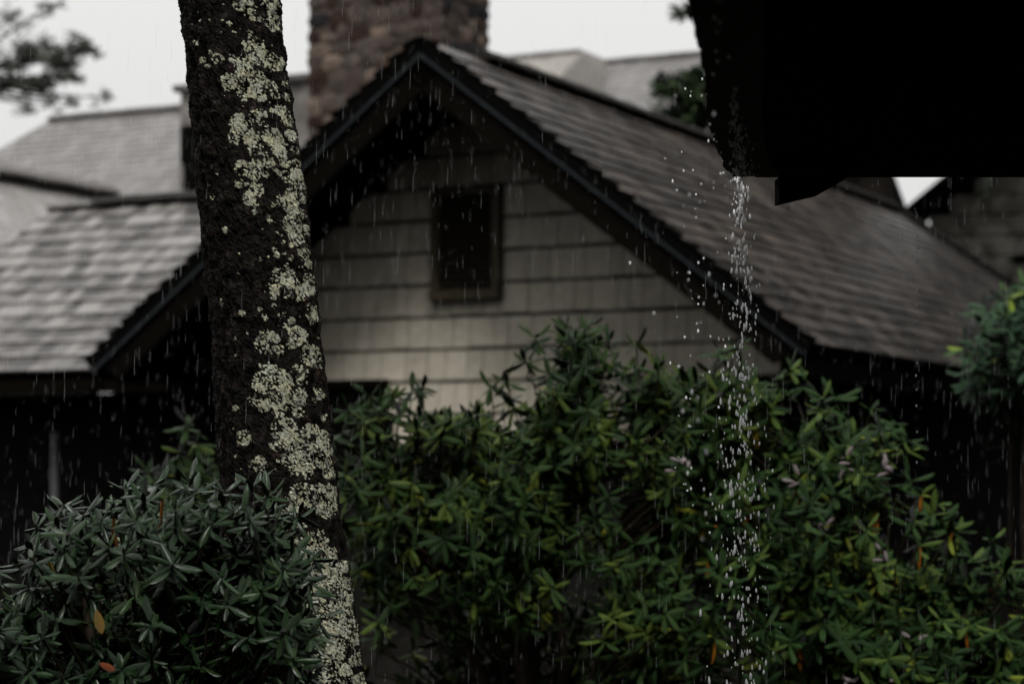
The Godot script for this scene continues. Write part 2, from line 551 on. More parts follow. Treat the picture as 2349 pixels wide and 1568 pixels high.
func lichen_tree() -> void:
	rng.seed = 77
	var depth := 6.5
	var foot := at(735, 2290, depth)
	foot.y = 0
	var o := thing("lichen_tree", "leaning dark trunk mottled with pale green lichen in front of the house", "tree", foot)
	var unit := depth / F
	# rows, bottom to top: sheet heights
	var ys := []
	var y := 2290.0
	while y > -1300.0:
		ys.append(y)
		y -= 2.7 if y < 1640 and y > -160 else 40.0
	var nu := 310
	var bark := FastNoiseLite.new()
	bark.seed = 4
	bark.noise_type = FastNoiseLite.TYPE_SIMPLEX_SMOOTH
	bark.frequency = 26.0
	bark.fractal_octaves = 4
	var plate := FastNoiseLite.new()
	plate.seed = 11
	plate.noise_type = FastNoiseLite.TYPE_CELLULAR
	plate.cellular_return_type = FastNoiseLite.RETURN_DISTANCE2_SUB
	plate.frequency = 42.0
	var fine := FastNoiseLite.new()
	fine.seed = 8
	fine.frequency = 150.0
	fine.fractal_octaves = 3
	var crust := FastNoiseLite.new()
	crust.seed = 15
	crust.noise_type = FastNoiseLite.TYPE_CELLULAR
	crust.frequency = 120.0
	crust.cellular_return_type = FastNoiseLite.RETURN_DISTANCE2_SUB
	var soft := FastNoiseLite.new()
	soft.seed = 31
	soft.frequency = 9.0
	# lichen patches as [centre x, y, radius] on the sheet
	var spots := []
	for l in LICHEN_A:
		spots.append([394.6 + 0.3356 * l[0], 0.3356 * l[1], 0.3356 * l[2]])
	for l in LICHEN_B:
		spots.append([432.2 + 0.3356 * l[0], 507.4 + 0.3356 * l[1], 0.3356 * l[2]])
	for l in LICHEN_C:
		spots.append([526.2 + 0.353 * l[0], 1014.8 + 0.353 * l[1], 0.353 * l[2]])
	var first_fleck := spots.size()
	for k in 380:
		var fy := rng.randf_range(0, 1560)
		var e := edge(fy)
		var side := rng.randf_range(-0.75, 1.0)
		if side < 0.05 and rng.randf() < 0.72:
			side = rng.randf_range(0.1, 0.98)
		spots.append([e.x + e.y * side, fy, 1.6 + 5.5 * pow(rng.randf(), 2.2)])
	# arc coordinates
	var bins := {}
	for i in spots.size():
		var e := edge(spots[i][1])
		spots[i].append(asin(clampf((spots[i][0] - e.x) / e.y, -0.985, 0.985)) )
		for b in range(int((spots[i][1] - spots[i][2] * 1.6) / 20.0) - 1, int((spots[i][1] + spots[i][2] * 1.6) / 20.0) + 2):
			if not bins.has(b):
				bins[b] = []
			bins[b].append(i)
	var verts := PackedVector3Array()
	var cols := PackedColorArray()
	var nrm := PackedVector3Array()
	var own := PackedInt32Array()
	var strength := PackedFloat32Array()
	for yy in ys:
		var e := edge(yy)
		var rad: float = e.y * unit
		var c := at(e.x, yy, depth) - foot
		if yy < -60:
			rad = edge(-60).y * unit * lerpf(1.0, 0.72, (-60 - yy) / 1240.0)
			c = at(407 + 112 + (yy + 60) * 0.09, yy, depth) - foot
		if c.y < 0.25:
			rad *= 1.0 + (0.25 - c.y) * 1.2
		var near: Array = bins.get(int(floor(yy / 20.0)), [])
		for k in nu:
			var a := -PI + TAU * k / nu       # 0 faces the camera, + to the right
			var out := Vector3(sin(a), 0, cos(a))
			var s := out * rad
			var q := Vector3(s.x, c.y * 0.42, s.z)
			var h := bark.get_noise_3dv(q * Vector3(1, 1, 1)) * 0.5 + 0.5
			var pl := clampf(plate.get_noise_3dv(Vector3(s.x, c.y * 0.55, s.z)) + 1.0, 0.0, 1.0)
			var fn := fine.get_noise_3dv(Vector3(s.x, c.y, s.z))
			var disp := (h - 0.5) * 0.022 + pl * 0.011 + fn * 0.005 + soft.get_noise_3dv(c + s) * 0.008
			# lichen
			var best := -1
			var val := 0.0
			if absf(a) < 1.75:
				for i in near:
					var sp: Array = spots[i]
					var dx: float = (sin(clampf(a, -1.5, 1.5)) - sin(sp[3]) + (a - clampf(a, -1.5, 1.5))) * e.y
					var dy: float = yy - sp[1]
					var d: float = sqrt(dx * dx + dy * dy) / sp[2]
					if d < 1.6:
						var v := (1.2 - d) * (1.7 if i < first_fleck else 1.2)
						if v > val:
							val = v
							best = i
				if best >= 0:
					var cr := clampf(crust.get_noise_3dv(Vector3(s.x, c.y, s.z)) + 1.0, 0, 1)
					var sg := fine.get_noise_3dv(Vector3(s.x, c.y + 7.0, s.z) * 0.75)
					var sn := fine.get_noise_3dv(Vector3(s.x + 3.0, c.y, s.z) * 0.35)
					var sm := fine.get_noise_3dv(Vector3(s.x - 3.0, c.y, s.z) * 0.12)
					val = minf(val, 0.34) + sg * 1.25 + sn * 0.45 + sm * 0.75 + (cr - 0.45) * 0.3 - (0.22 if pl < 0.1 else 0.0)
					val -= 0.15
					if val > 0.0:
						disp *= lerpf(1.0, 0.5, clampf(val * 5.0, 0.0, 1.0))
			own.append(best if val > -0.25 else -1)
			strength.append(val if best >= 0 else -1.0)
			verts.append(c + out * (rad + disp))
			nrm.append(out)
			var tone := clampf(0.2 + h * 0.7 - (0.3 if pl < 0.12 else 0.0) + fn * 0.8 + maxf(0.0, fn + h - 0.85) * 6.0, 0.08, 3.2)
			var red := clampf(soft.get_noise_3dv((c + s) * 2.2 + Vector3(5, 5, 5)) * 1.4, 0, 1)
			cols.append((Color(0.008, 0.0065, 0.005) + Color(0.016, 0.009, 0.009) * red + Color(0.016, 0.014, 0.012) * clampf(soft.get_noise_3dv((c + s) * 3.1) * 1.8, 0.0, 1.0)) * tone)
	var idx := PackedInt32Array()
	for r in ys.size() - 1:
		for k in nu:
			var a := r * nu + k
			var b := r * nu + (k + 1) % nu
			idx.append_array([a, a + nu, b, b, a + nu, b + nu])
	var st := begin()
	for i in verts.size():
		st.set_smooth_group(0)
		st.set_color(cols[i])
		st.add_vertex(verts[i])
	for i in idx:
		st.add_index(i)
	st.generate_normals()
	var bark_mat := StandardMaterial3D.new()
	bark_mat.vertex_color_use_as_albedo = true
	bark_mat.roughness = 0.62
	bark_mat.metallic_specular = 0.2
	bark_mat.heightmap_enabled = true
	bark_mat.heightmap_texture = grain(1)
	bark_mat.heightmap_scale = 0.3
	bark_mat.uv1_triplanar = true
	bark_mat.uv1_scale = Vector3(9, 9, 9)
	put("trunk", st.commit(), bark_mat, o)
	# crusts: the same surface, raised where the lichen grows
	var tools := {}
	for r in ys.size() - 1:
		for k in nu:
			var a := r * nu + k
			var b := r * nu + (k + 1) % nu
			for tri in [[a, a + nu, b], [b, a + nu, b + nu]]:
				var who := -1
				var most := 0.0
				for i in tri:
					if own[i] >= 0 and strength[i] > most:
						most = strength[i]
						who = own[i]
				if who < 0:
					continue
				var key: int = who if who < first_fleck else 100000
				if not tools.has(key):
					tools[key] = begin()
				var s: SurfaceTool = tools[key]
				for i in tri:
					var v: float = strength[i]
					var p: Vector3 = verts[i]
					var g := fine.get_noise_3dv(p * 1.3)
					var lift := clampf(v * 0.008, -0.0012, 0.0013) + 0.0006 * g
					s.set_smooth_group(0)
					var age := clampf(0.5 + soft.get_noise_3dv(p * 3.0) * 1.1, 0, 1)
					var c := Color(0.31, 0.325, 0.27).lerp(Color(0.30, 0.28, 0.16), age * 0.75)
					c = c * clampf(0.92 + g * 1.7, 0.18, 1.35)
					if v < 0.06:
						c = c.lerp(Color(0.16, 0.15, 0.10), 0.5)
					s.set_color(c)
					s.add_vertex(p + nrm[i] * lift)
	var lm := StandardMaterial3D.new()
	lm.vertex_color_use_as_albedo = true
	lm.roughness = 0.85
	lm.heightmap_enabled = true
	lm.heightmap_texture = grain(2)
	lm.heightmap_scale = 0.15
	lm.uv1_triplanar = true
	lm.uv1_scale = Vector3(10, 10, 10)
	var keys := tools.keys()
	keys.sort()
	for key in keys:
		tools[key].index()
		tools[key].generate_normals()
		var p := put("lichen_patch" if key < 100000 else "lichen_flecks", tools[key].commit(), lm, o)
		if key >= 100000:
			p.set_meta("kind", "stuff")
	# limbs and crown, above the picture
	var top: Vector3 = at(407 + 112 + (-1290 + 60) * 0.09, -1290, depth) - foot
	for l in [[Vector3(-1.2, 2.6, 0.4), 0.07], [Vector3(0.9, 2.9, -0.5), 0.075], [Vector3(-0.1, 3.4, 0.2), 0.08]]:
		var s := begin()
		s.set_smooth_group(0)
		tube(s, [top - Vector3(0, 0.1, 0), top + l[0] * 0.35 + Vector3(0.1, 0.2, 0), top + l[0]], [l[1] + 0.02, l[1], 0.025], 10)
		s.generate_normals()
		put("limb", s.commit(), mat("limb bark", lin(0.04, 0.032, 0.026), 0.8, 0, 5.0), o)
	crown(o, [[top + Vector3(-1.3, 2.9, 0.4), 1.5, 900], [top + Vector3(1.0, 3.2, -0.5), 1.5, 900], [top + Vector3(-0.1, 4.0, 0.2), 1.7, 1100]], 0.14, Color(0.05, 0.075, 0.03), 5)

# ------------------------------------------------------------------ the house
const TONES := [Color(0.15, 0.14, 0.133), Color(0.052, 0.047, 0.044), Color(0.17, 0.159, 0.152), Color(0.072, 0.066, 0.062)]
const BROWN := [Color(0.063, 0.051, 0.044), Color(0.019, 0.016, 0.014), Color(0.074, 0.06, 0.052), Color(0.026, 0.021, 0.018)]  # same shingles as TONES, with the main roof's shade darkened into the colour

func gable_house() -> void:
	rng.seed = 5
	var turn := -0.4629
	var o := thing("shingled_house", "weathered house with steep shingled gable, louvred vent and rubble stone chimney behind the shrubs", "house", Vector3(-0.8779, 0, -21), turn)
	var inv := o.transform.affine_inverse()
	var dark := mat("dark stained wood", lin(0.0055, 0.0038, 0.0022), 0.7, 0, 2.0, 0.2)
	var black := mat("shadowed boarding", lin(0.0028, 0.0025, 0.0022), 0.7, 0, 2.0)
	var metal := mat("wet drip edge", lin(0.045, 0.055, 0.062), 0.35, 0, 3.0)
	metal.metallic = 0.5
	var hip := 15.8
	var hw := 3.9585
	var top := 5.75
	var low := 2.6714
	var wall_z := -1.3
	# roof slopes: right one with a hip at its far end, left one behind the rake
	var right_hidden := func(q: Vector2) -> bool: return q.x > 1700 and q.y < 400
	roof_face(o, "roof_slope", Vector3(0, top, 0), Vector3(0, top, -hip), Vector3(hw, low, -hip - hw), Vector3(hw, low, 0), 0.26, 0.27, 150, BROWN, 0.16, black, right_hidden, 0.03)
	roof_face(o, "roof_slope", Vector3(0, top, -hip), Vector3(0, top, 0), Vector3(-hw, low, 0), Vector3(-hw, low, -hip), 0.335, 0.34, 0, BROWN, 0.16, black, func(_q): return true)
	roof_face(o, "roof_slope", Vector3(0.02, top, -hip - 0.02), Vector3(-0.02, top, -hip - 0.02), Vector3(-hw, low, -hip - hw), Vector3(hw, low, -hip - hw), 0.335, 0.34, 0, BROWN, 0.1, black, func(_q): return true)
	var cap := mat("ridge cap", lin(0.03, 0.027, 0.025), 0.75, 0, 3.0)
	ridge_caps(o, Vector3(0, top + 0.05, -1.2), Vector3(0, top + 0.05, -hip), 0.17, 0.06, 0.33, cap)
	ridge_caps(o, Vector3(0, top + 0.04, -hip), Vector3(hw, low + 0.04, -hip - hw), 0.16, 0.06, 0.33, cap)
	# rake: rough shingle edge, metal drip strip, barge board, soffit boards
	for s in [-1.0, 1.0]:
		var a := Vector3(0, top, 0)
		var b := Vector3(s * hw, low, 0)
		var dir := (b - a).normalized()
		var n := Vector3(-dir.y, dir.x, 0) * (1.0 if s > 0 else -1.0)
		if n.y < 0:
			n = -n
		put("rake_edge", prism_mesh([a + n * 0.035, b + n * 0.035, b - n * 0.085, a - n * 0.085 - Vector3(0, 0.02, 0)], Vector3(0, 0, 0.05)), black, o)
		var len := a.distance_to(b)
		var m := int(len / 0.2)
		for i in m:
			var p := a + dir * (len * (i + rng.randf_range(0.0, 0.1)) / m)
			var q := a + dir * (len * (i + 1.0) / m)
			var t := rng.randf_range(0.03, 0.055)
			put("edge_shingle", prism_mesh([p + n * 0.03, q + n * (0.036 + t * 0.9), q + n * 0.036, p + n * 0.02], Vector3(0, 0, 0.058 + rng.randf() * 0.02)), black, o)
		put("drip_edge", prism_mesh([a - n * 0.09 - Vector3(0, 0.03, 0), b - n * 0.09, b - n * 0.117, a - n * 0.117 - Vector3(0, 0.03, 0)], Vector3(0, 0, 0.042)), metal, o)
		put("barge_board", prism_mesh([a - n * 0.13 - Vector3(0, 0.03, 0), b - n * 0.13 - dir * 0.12, b - n * 0.36 - dir * 0.2, a - n * 0.36 - Vector3(0, 0.06, 0)], Vector3(0, 0, -0.05)), dark, o)
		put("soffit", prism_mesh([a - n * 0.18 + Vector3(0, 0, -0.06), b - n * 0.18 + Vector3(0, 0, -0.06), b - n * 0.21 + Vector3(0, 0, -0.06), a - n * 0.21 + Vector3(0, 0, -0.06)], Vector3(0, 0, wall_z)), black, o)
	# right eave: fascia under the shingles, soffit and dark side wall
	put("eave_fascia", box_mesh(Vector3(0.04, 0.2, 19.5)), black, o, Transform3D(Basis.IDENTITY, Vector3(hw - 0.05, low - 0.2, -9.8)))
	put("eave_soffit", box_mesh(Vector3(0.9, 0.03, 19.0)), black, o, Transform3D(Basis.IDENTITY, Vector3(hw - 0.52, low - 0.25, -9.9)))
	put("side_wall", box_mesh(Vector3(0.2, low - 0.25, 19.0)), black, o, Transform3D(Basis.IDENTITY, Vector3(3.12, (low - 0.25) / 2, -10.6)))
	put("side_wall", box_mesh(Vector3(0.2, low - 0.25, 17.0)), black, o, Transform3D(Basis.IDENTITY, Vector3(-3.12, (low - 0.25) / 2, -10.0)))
	# gable wall: dark backing with shingle courses
	var back := put("gable_wall", prism_mesh([Vector3(-3.2, 0, wall_z), Vector3(-3.2, low + 0.3, wall_z), Vector3(0, top - 0.42, wall_z), Vector3(3.2, low + 0.3, wall_z), Vector3(3.2, 0, wall_z)], Vector3(0, 0, -0.15)), mat("wall backing", lin(0.012, 0.012, 0.01), 0.9, 0, 2.0), o)
	var va := on_wall(990, 435, inv, wall_z + 0.06)
	var vb := on_wall(1150, 685, inv, wall_z + 0.06)
	var wa := on_wall(560, 876, inv, wall_z)
	var wb := on_wall(893, 1150, inv, wall_z)
	var paint := [lin(0.58, 0.53, 0.445), lin(0.545, 0.497, 0.418), lin(0.61, 0.557, 0.47), lin(0.51, 0.465, 0.39)]
	var course := 0.333
	var lines := []
	var rest := begin()
	rest.set_smooth_group(-1)
	for i in range(-8, 9):
		var y0 := 2.485 + course * i       # lower edge of the course
		if y0 < 1.7:
			continue
		var y1 := y0 + course - 0.034
		var half := 3.2
		if y1 > low + 0.3:
			half = minf(3.2, 3.2 * (top - 0.42 - y0 - 0.03) / (top - 0.72 - low))
		if half < 0.15:
			break
		var x := -half
		while x < half:
			var w := rng.randf_range(0.13, 0.29)
			var x1 := minf(x + w, half)
			if y1 > vb.y and y0 < va.y:      # shingles are cut at the sides of the vent
				if x < va.x - 0.001 and x1 > va.x:
					x1 = va.x
				elif x < vb.x - 0.001 and x1 > vb.x:
					x1 = vb.x
			var a := x + 0.005
			var b := x1 - 0.005
			x = x1
			if b - a < 0.04:
				continue
			var mid := Vector2((a + b) * 0.5, (y0 + y1) * 0.5)
			# openings
			var yl := y0
			var yh := y1
			if b > va.x and a < vb.x and y1 > vb.y and y0 < va.y:
				if y0 < vb.y - 0.03:
					yh = vb.y
				elif y1 > va.y + 0.03:
					yl = va.y
				elif a < va.x - 0.03:
					b = va.x
				elif b > vb.x + 0.03:
					a = vb.x
				else:
					continue
			if mid.x > wa.x and mid.x < wb.x and y0 > wb.y - 0.1 and y1 < wa.y + 0.12:
				continue
			var drop := rng.randf_range(-0.008, 0.006)
			var zt := wall_z + 0.006
			var zb := wall_z + rng.randf_range(0.026, 0.036)
			var q := seen_at(o.transform * Vector3(mid.x, mid.y, wall_z))
			var st := begin()
			st.set_smooth_group(-1)
			var f := [Vector3(a, yl + drop, zb), Vector3(a, yh, zt + 0.004), Vector3(b, yh, zt + 0.004), Vector3(b, yl + drop, zb)]
			var g := [Vector3(a, yl + drop, zt), Vector3(a, yh, zt - 0.001), Vector3(b, yh, zt - 0.001), Vector3(b, yl + drop, zt)]
			if q.y > 950 or q.x > 1800 or q.y < 380:
				st = rest
			quad(st, f[0], f[1], f[2], f[3])
			for k in 4:
				quad(st, f[k], f[(k + 3) % 4], g[(k + 3) % 4], g[k])
			if st != rest:
				st.generate_normals()
				var pick := rng.randi() % 4
				put("wall_shingle", st.commit(), mat("wall paint %d" % pick, paint[pick], 0.6, 4, 0.7, 0.3), back)
	rest.generate_normals()
	var rs := put("wall_shingles", rest.commit(), mat("wall paint 0", paint[0], 0.6), back)
	rs.set_meta("kind", "stuff")
	# window beside the trunk, only its top rail shows above the shrubs
	var win := box("window", Vector3((wa.x + wb.x) / 2, (wa.y + wb.y) / 2, wall_z + 0.02), Vector3(wb.x - wa.x, wa.y - wb.y, 0.05), black, o)
	for t in [-0.5, 0.0, 0.5]:
		box("frame", Vector3(t * (wb.x - wa.x - 0.08), 0, 0.04), Vector3(0.07, wa.y - wb.y - 0.2, 0.04), dark, win)
	box("frame", Vector3(0, (wa.y - wb.y) / 2 - 0.05, 0.05), Vector3(wb.x - wa.x + 0.06, 0.1, 0.05), dark, win)
	# louvred vent
	var vw := vb.x - va.x
	var vh := va.y - vb.y
	var vc := Vector3((va.x + vb.x) / 2, (va.y + vb.y) / 2, wall_z + 0.05)
	var olive := mat("olive brown trim", lin(0.085, 0.062, 0.024), 0.5, 0, 2.0, 0.2)
	var vent := box("vent", vc + Vector3(0, 0, -0.06), Vector3(vw - 0.02, vh - 0.02, 0.05), mat("vent hollow", lin(0.002, 0.002, 0.002), 0.9, -1), o)
	box("frame", Vector3(-vw / 2 + 0.05, 0.045, 0.07), Vector3(0.1, vh - 0.09, 0.09), olive, vent)
	box("frame", Vector3(vw / 2 - 0.05, 0.045, 0.07), Vector3(0.1, vh - 0.09, 0.09), olive, vent)
	box("frame", Vector3(0, vh / 2 - 0.04, 0.068), Vector3(vw - 0.2, 0.09, 0.09), olive, vent)
	box("sill", Vector3(0, -vh / 2 + 0.055, 0.09), Vector3(vw, 0.12, 0.12), olive, vent)
	for i in 13:
		box("slat", Vector3(0, -vh / 2 + 0.18 + (vh - 0.32) * i / 12.0, 0.075), Vector3(vw - 0.204, 0.012, 0.085), mat("slat", lin(0.055, 0.046, 0.033), 0.6, 0, 2.0), vent, Basis(Vector3.RIGHT, 0.7))
	# wing to the left
	var ez := -1.416
	var rz := -4.36
	var ry := 4.97
	var wing_hidden := func(q: Vector2) -> bool: return (q.x > 470 + (q.y - 480) * 0.1) or q.y > 870
	roof_face(o, "wing_roof", Vector3(-7.97, ry, rz), Vector3(-1.2, ry, rz), Vector3(-1.2, low, ez), Vector3(-9.05, low, ez), 0.29, 0.18, 150, TONES, 0.12, black, wing_hidden, 0.036)
	roof_face(o, "wing_roof", Vector3(-1.2, ry, rz), Vector3(-7.97, ry, rz), Vector3(-9.05, low, rz * 2 - ez), Vector3(-1.2, low, rz * 2 - ez), 0.29, 0.27, 0, TONES, 0.12, black, func(_q): return true)
	ridge_caps(o, Vector3(-7.2, ry + 0.05, rz), Vector3(-2.2, ry + 0.05, rz), 0.15, 0.05, 0.33, cap)
	ridge_caps(o, Vector3(-7.97, ry + 0.02, rz), Vector3(-7.2, ry + 0.02, rz), 0.13, 0.03, 0.33, mat("worn cap", lin(0.13, 0.12, 0.11), 0.6, 0, 3.0))
	put("wing_fascia", box_mesh(Vector3(6.0, 0.16, 0.04)), dark, o, Transform3D(Basis.IDENTITY, Vector3(-6.2, low - 0.17, ez - 0.03)))
	put("wing_soffit", box_mesh(Vector3(6.0, 0.03, 1.5)), black, o, Transform3D(Basis.IDENTITY, Vector3(-6.2, low - 0.27, ez - 0.8)))
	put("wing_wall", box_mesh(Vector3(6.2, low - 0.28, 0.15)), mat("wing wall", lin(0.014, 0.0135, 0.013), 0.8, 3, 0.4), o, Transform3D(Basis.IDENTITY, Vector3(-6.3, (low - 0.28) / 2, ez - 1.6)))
	# gutter lip, and an end block coloured pale as the lit wing roof corner
	var g0 := on_wall(285, 845, inv, ez + 0.06)
	put("gutter_lip", box_mesh(Vector3(0.4, 0.06, 0.12)), mat("pale gutter and lit corner", lin(0.4, 0.36, 0.36), 0.3, 0, 2.0), o, Transform3D(Basis.IDENTITY, g0 + Vector3(0.12, 0, 0)))
	put("lit_roof_corner", box_mesh(Vector3(0.14, 0.1, 0.16)), mat("pale gutter and lit corner", lin(0.4, 0.36, 0.36), 0.3, 0, 2.0), o, Transform3D(Basis(Vector3.FORWARD, 0.5), on_wall(222, 842, inv, ez + 0.1)))
	# downspout on the wing wall
	var d0 := on_wall(126, 990, inv, ez - 0.6)
	var st2 := begin()
	st2.set_smooth_group(0)
	tube(st2, [d0, Vector3(d0.x, 0.1, d0.z)], [0.045, 0.045], 14)
	st2.generate_normals()
	put("downspout", st2.commit(), mat("zinc pipe", lin(0.16, 0.165, 0.17), 0.35, 0, 2.0), o)
	# chimney of rubble stone
	var ca := on_wall(703, 100, inv, -3.85)
	var cw := 1.86
	var cd := 1.25
	var ch_top := 7.6
	var ch := box("chimney", Vector3(ca.x + cw / 2, ch_top / 2 + 1, -3.85 - cd / 2), Vector3(cw - 0.04, ch_top - 2, cd - 0.04), mat("mortar", lin(0.085, 0.062, 0.049), 0.9, 0, 3.0, 0.4), o)
	var stones := [lin(0.10, 0.066, 0.049), lin(0.08, 0.05, 0.036), lin(0.145, 0.10, 0.077), lin(0.15, 0.074, 0.034), lin(0.04, 0.04, 0.045), lin(0.06, 0.035, 0.025), lin(0.125, 0.093, 0.077), lin(0.25, 0.18, 0.14)]
	var blocks := []
	for v in 9:
		blocks.append(stone_mesh(100 + v))
	var half_h := (ch_top - 2) / 2
	for face in 2:
		var span := cw if face == 0 else cd
		var y := half_h
		while y > -0.45:
			var hh := rng.randf_range(0.12, 0.25)
			var x := -span / 2
			while x < span / 2 - 0.03:
				var w := minf(rng.randf_range(0.11, 0.34), span / 2 - x)
				if span / 2 - x - w < 0.1:
					w = span / 2 - x
				var hs := hh * rng.randf_range(0.7, 1.3)
				var ctr := Vector3(x + w / 2, y - hh / 2 + rng.randf_range(-0.05, 0.05), cd / 2 - 0.02)
				var b := Basis.from_scale(Vector3(w * 1.03, hs * 1.04, rng.randf_range(0.01, 0.022)))
				b = Basis(Vector3.BACK, rng.randf_range(-0.16, 0.16)) * b
				var xf := Transform3D(b, ctr)
				if face == 1:
					xf = Transform3D(Basis(Vector3.UP, PI / 2), Vector3(cw / 2 - 0.02, 0, 0)) * Transform3D(b, Vector3(ctr.x, ctr.y, 0))
				var pick: int = [0, 1, 1, 2, 0, 4, 5, 5, 6, 7, 0, 6, 1, 2, 3, 1, 5, 4, 1, 0, 6, 7][rng.randi() % 22]
				put("stone", blocks[rng.randi() % blocks.size()], mat("stone %d" % pick, stones[pick], 0.6, 3, 0.9, 0.6), ch, xf)
				x += w
			y -= hh

func stone_mesh(sd: int) -> ArrayMesh:
	# unit field stone: outline in x, y within +-0.5, front face bulging to z = 1
	var r := RandomNumberGenerator.new()
	r.seed = sd
	var n := 8
	var ring := [[], [], []]
	for k in n:
		var a := TAU * (k + 0.5) / n + r.randf_range(-0.14, 0.14)
		var e := Vector2(cos(a), sin(a))
		var m: float = maxf(absf(e.x), absf(e.y))
		e = e / lerpf(1.0, m, 0.8) * 0.5 * r.randf_range(0.92, 1.04)
		ring[0].append(Vector3(e.x, e.y, 0))
		ring[1].append(Vector3(e.x * 0.97, e.y * 0.97, 0.55))
		ring[2].append(Vector3(e.x * 0.72, e.y * 0.72, r.randf_range(0.8, 1.05)))
	var st := begin()
	st.set_smooth_group(0)
	for l in 2:
		for k in n:
			quad(st, ring[l][(k + 1) % n], ring[l][k], ring[l + 1][k], ring[l + 1][(k + 1) % n])
	for k in n:
		for p in [ring[2][k], Vector3(0, 0, 1.0), ring[2][(k + 1) % n]]:
			st.add_vertex(p)
	st.index()
	st.generate_normals()
	return st.commit()

# ------------------------------------------------------------------ buildings behind
func rear_buildings() -> void:
	rng.seed = 9
	var turn := -0.4629
	var never := func(_q): return true
	var under := mat("shadowed boarding", lin(0.0028, 0.0025, 0.0022), 0.7)
	var pale := [Color(0.125, 0.117, 0.112), Color(0.105, 0.098, 0.094), Color(0.135, 0.127, 0.121), Color(0.095, 0.089, 0.085)]
	var trim := mat("rear trim", lin(0.32, 0.30, 0.28), 0.6, 3, 0.3)
	# long roof at the far left
	var p := at(250, 258, 36.0)
	p.y = 0
	var o := thing("gabled_house", "far wing with long pale shingle roof behind the left end of the house", "house", p, turn)
	var inv := o.transform.affine_inverse()
	var ra := on_wall(120, 272, inv, 0)
	var rb := on_wall(720, 224, inv, 0)
	rb.y = ra.y
	var la := on_wall(-70, 395, inv, 2.2)
	var drop := ra.y - 3.0
	var pa := Vector3(ra.x - 3.2, 3.0, drop / 0.72)
	roof_face(o, "roof_slope", ra, rb, Vector3(rb.x, 3.0, drop / 0.72), pa, 0.2, 0.3, 0, pale, 0.2, under, never)
	roof_face(o, "roof_slope", rb, ra, Vector3(ra.x - 3.2, 3.0, -drop / 0.72), Vector3(rb.x, 3.0, -drop / 0.72), 0.2, 0.3, 0, pale, 0.2, under, never)
	ridge_caps(o, ra, rb, 0.16, 0.05, 0.5, mat("rear cap", lin(0.12, 0.11, 0.105), 0.7))
	put("wall", box_mesh(Vector3(rb.x - ra.x, 3.0, 0.3)), trim, o, Transform3D(Basis.IDENTITY, Vector3((ra.x + rb.x) / 2, 1.5, drop / 0.72 - 0.6)))
	# cross gable with its ridge running back into the main roof
	var ga := on_wall(245, 446, inv, 2.3)
	var gb := Vector3(ga.x, ga.y, 8.5)
	var side := 3.4
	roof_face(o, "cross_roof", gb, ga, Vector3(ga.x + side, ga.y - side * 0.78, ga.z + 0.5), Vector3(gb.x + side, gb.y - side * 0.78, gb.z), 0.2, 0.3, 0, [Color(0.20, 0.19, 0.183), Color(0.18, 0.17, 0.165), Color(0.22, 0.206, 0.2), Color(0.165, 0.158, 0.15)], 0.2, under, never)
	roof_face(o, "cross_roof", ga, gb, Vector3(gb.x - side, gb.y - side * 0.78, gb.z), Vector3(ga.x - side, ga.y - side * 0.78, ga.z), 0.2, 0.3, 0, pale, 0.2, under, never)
	ridge_caps(o, gb + Vector3(0, 0.06, 0), ga + Vector3(0, 0.06, 0), 0.3, 0.1, 0.5, mat("rear cap dark", lin(0.13, 0.118, 0.11), 0.7))
	# raised block behind the trunk, with a dark shutter
	var ba := on_wall(413, 212, inv, 2.4)
	var bb := on_wall(735, 178, inv, 2.4)
	put("raised_block", box_mesh(Vector3(bb.x - ba.x, 4.0, 4.0)), trim, o, Transform3D(Basis.IDENTITY, Vector3((ba.x + bb.x) / 2, ba.y - 2.0, 0.4)))
	put("coping", box_mesh(Vector3(bb.x - ba.x + 0.16, 0.1, 4.2)), mat("coping", lin(0.14, 0.13, 0.12), 0.6), o, Transform3D(Basis.IDENTITY, Vector3((ba.x + bb.x) / 2, ba.y + 0.052, 0.4)))
	var sa := on_wall(419, 290, inv, 2.5)
	var sb := on_wall(470, 372, inv, 2.5)
	put("shutter", box_mesh(Vector3(sb.x - sa.x, sa.y - sb.y, 0.16)), under, o, Transform3D(Basis.IDENTITY, (sa + sb) / 2))
	var sc := on_wall(427, 374, inv, 2.5)
	var sd := on_wall(475, 432, inv, 2.5)
	put("shutter", box_mesh(Vector3(sd.x - sc.x, sc.y - sd.y, 0.16)), under, o, Transform3D(Basis.IDENTITY, (sc + sd) / 2))
	# roofs behind the ridge, right of the chimney
	p = at(1300, 130, 47.0)
	p.y = 0
	o = thing("hip_roofed_house", "far hipped roofs rising behind the gable ridge right of the chimney", "house", p, turn)
	inv = o.transform.affine_inverse()
	ra = on_wall(1060, 143, inv, 0)
	rb = on_wall(1338, 115, inv, 0)
	rb.y = ra.y
	var b2 := on_wall(1398, 146, inv, 0.9)
	var low := 3.2
	roof_face(o, "roof_slope", ra, rb, Vector3(rb.x + 0.7, low, (rb.y - low) / 0.6), Vector3(ra.x, low, (ra.y - low) / 0.6), 0.22, 0.32, 0, [Color(0.21, 0.195, 0.172), Color(0.19, 0.176, 0.158), Color(0.225, 0.21, 0.188), Color(0.18, 0.166, 0.152)], 0.25, under, never)
	roof_face(o, "roof_slope", rb + Vector3(0.03, 0, 0), rb + Vector3(0.03, 0, -2.0), Vector3(rb.x + 4.0, low, -4.0), Vector3(rb.x + 0.75, low, (rb.y - low) / 0.6), 0.22, 0.32, 0, [Color(0.25, 0.232, 0.218), Color(0.22, 0.204, 0.192), Color(0.27, 0.25, 0.236), Color(0.2, 0.186, 0.175)], 0.25, mat("rear hip", lin(0.24, 0.222, 0.208), 0.6, 0, 1.0), never)
	var da := on_wall(1370, 143, inv, -1.2)
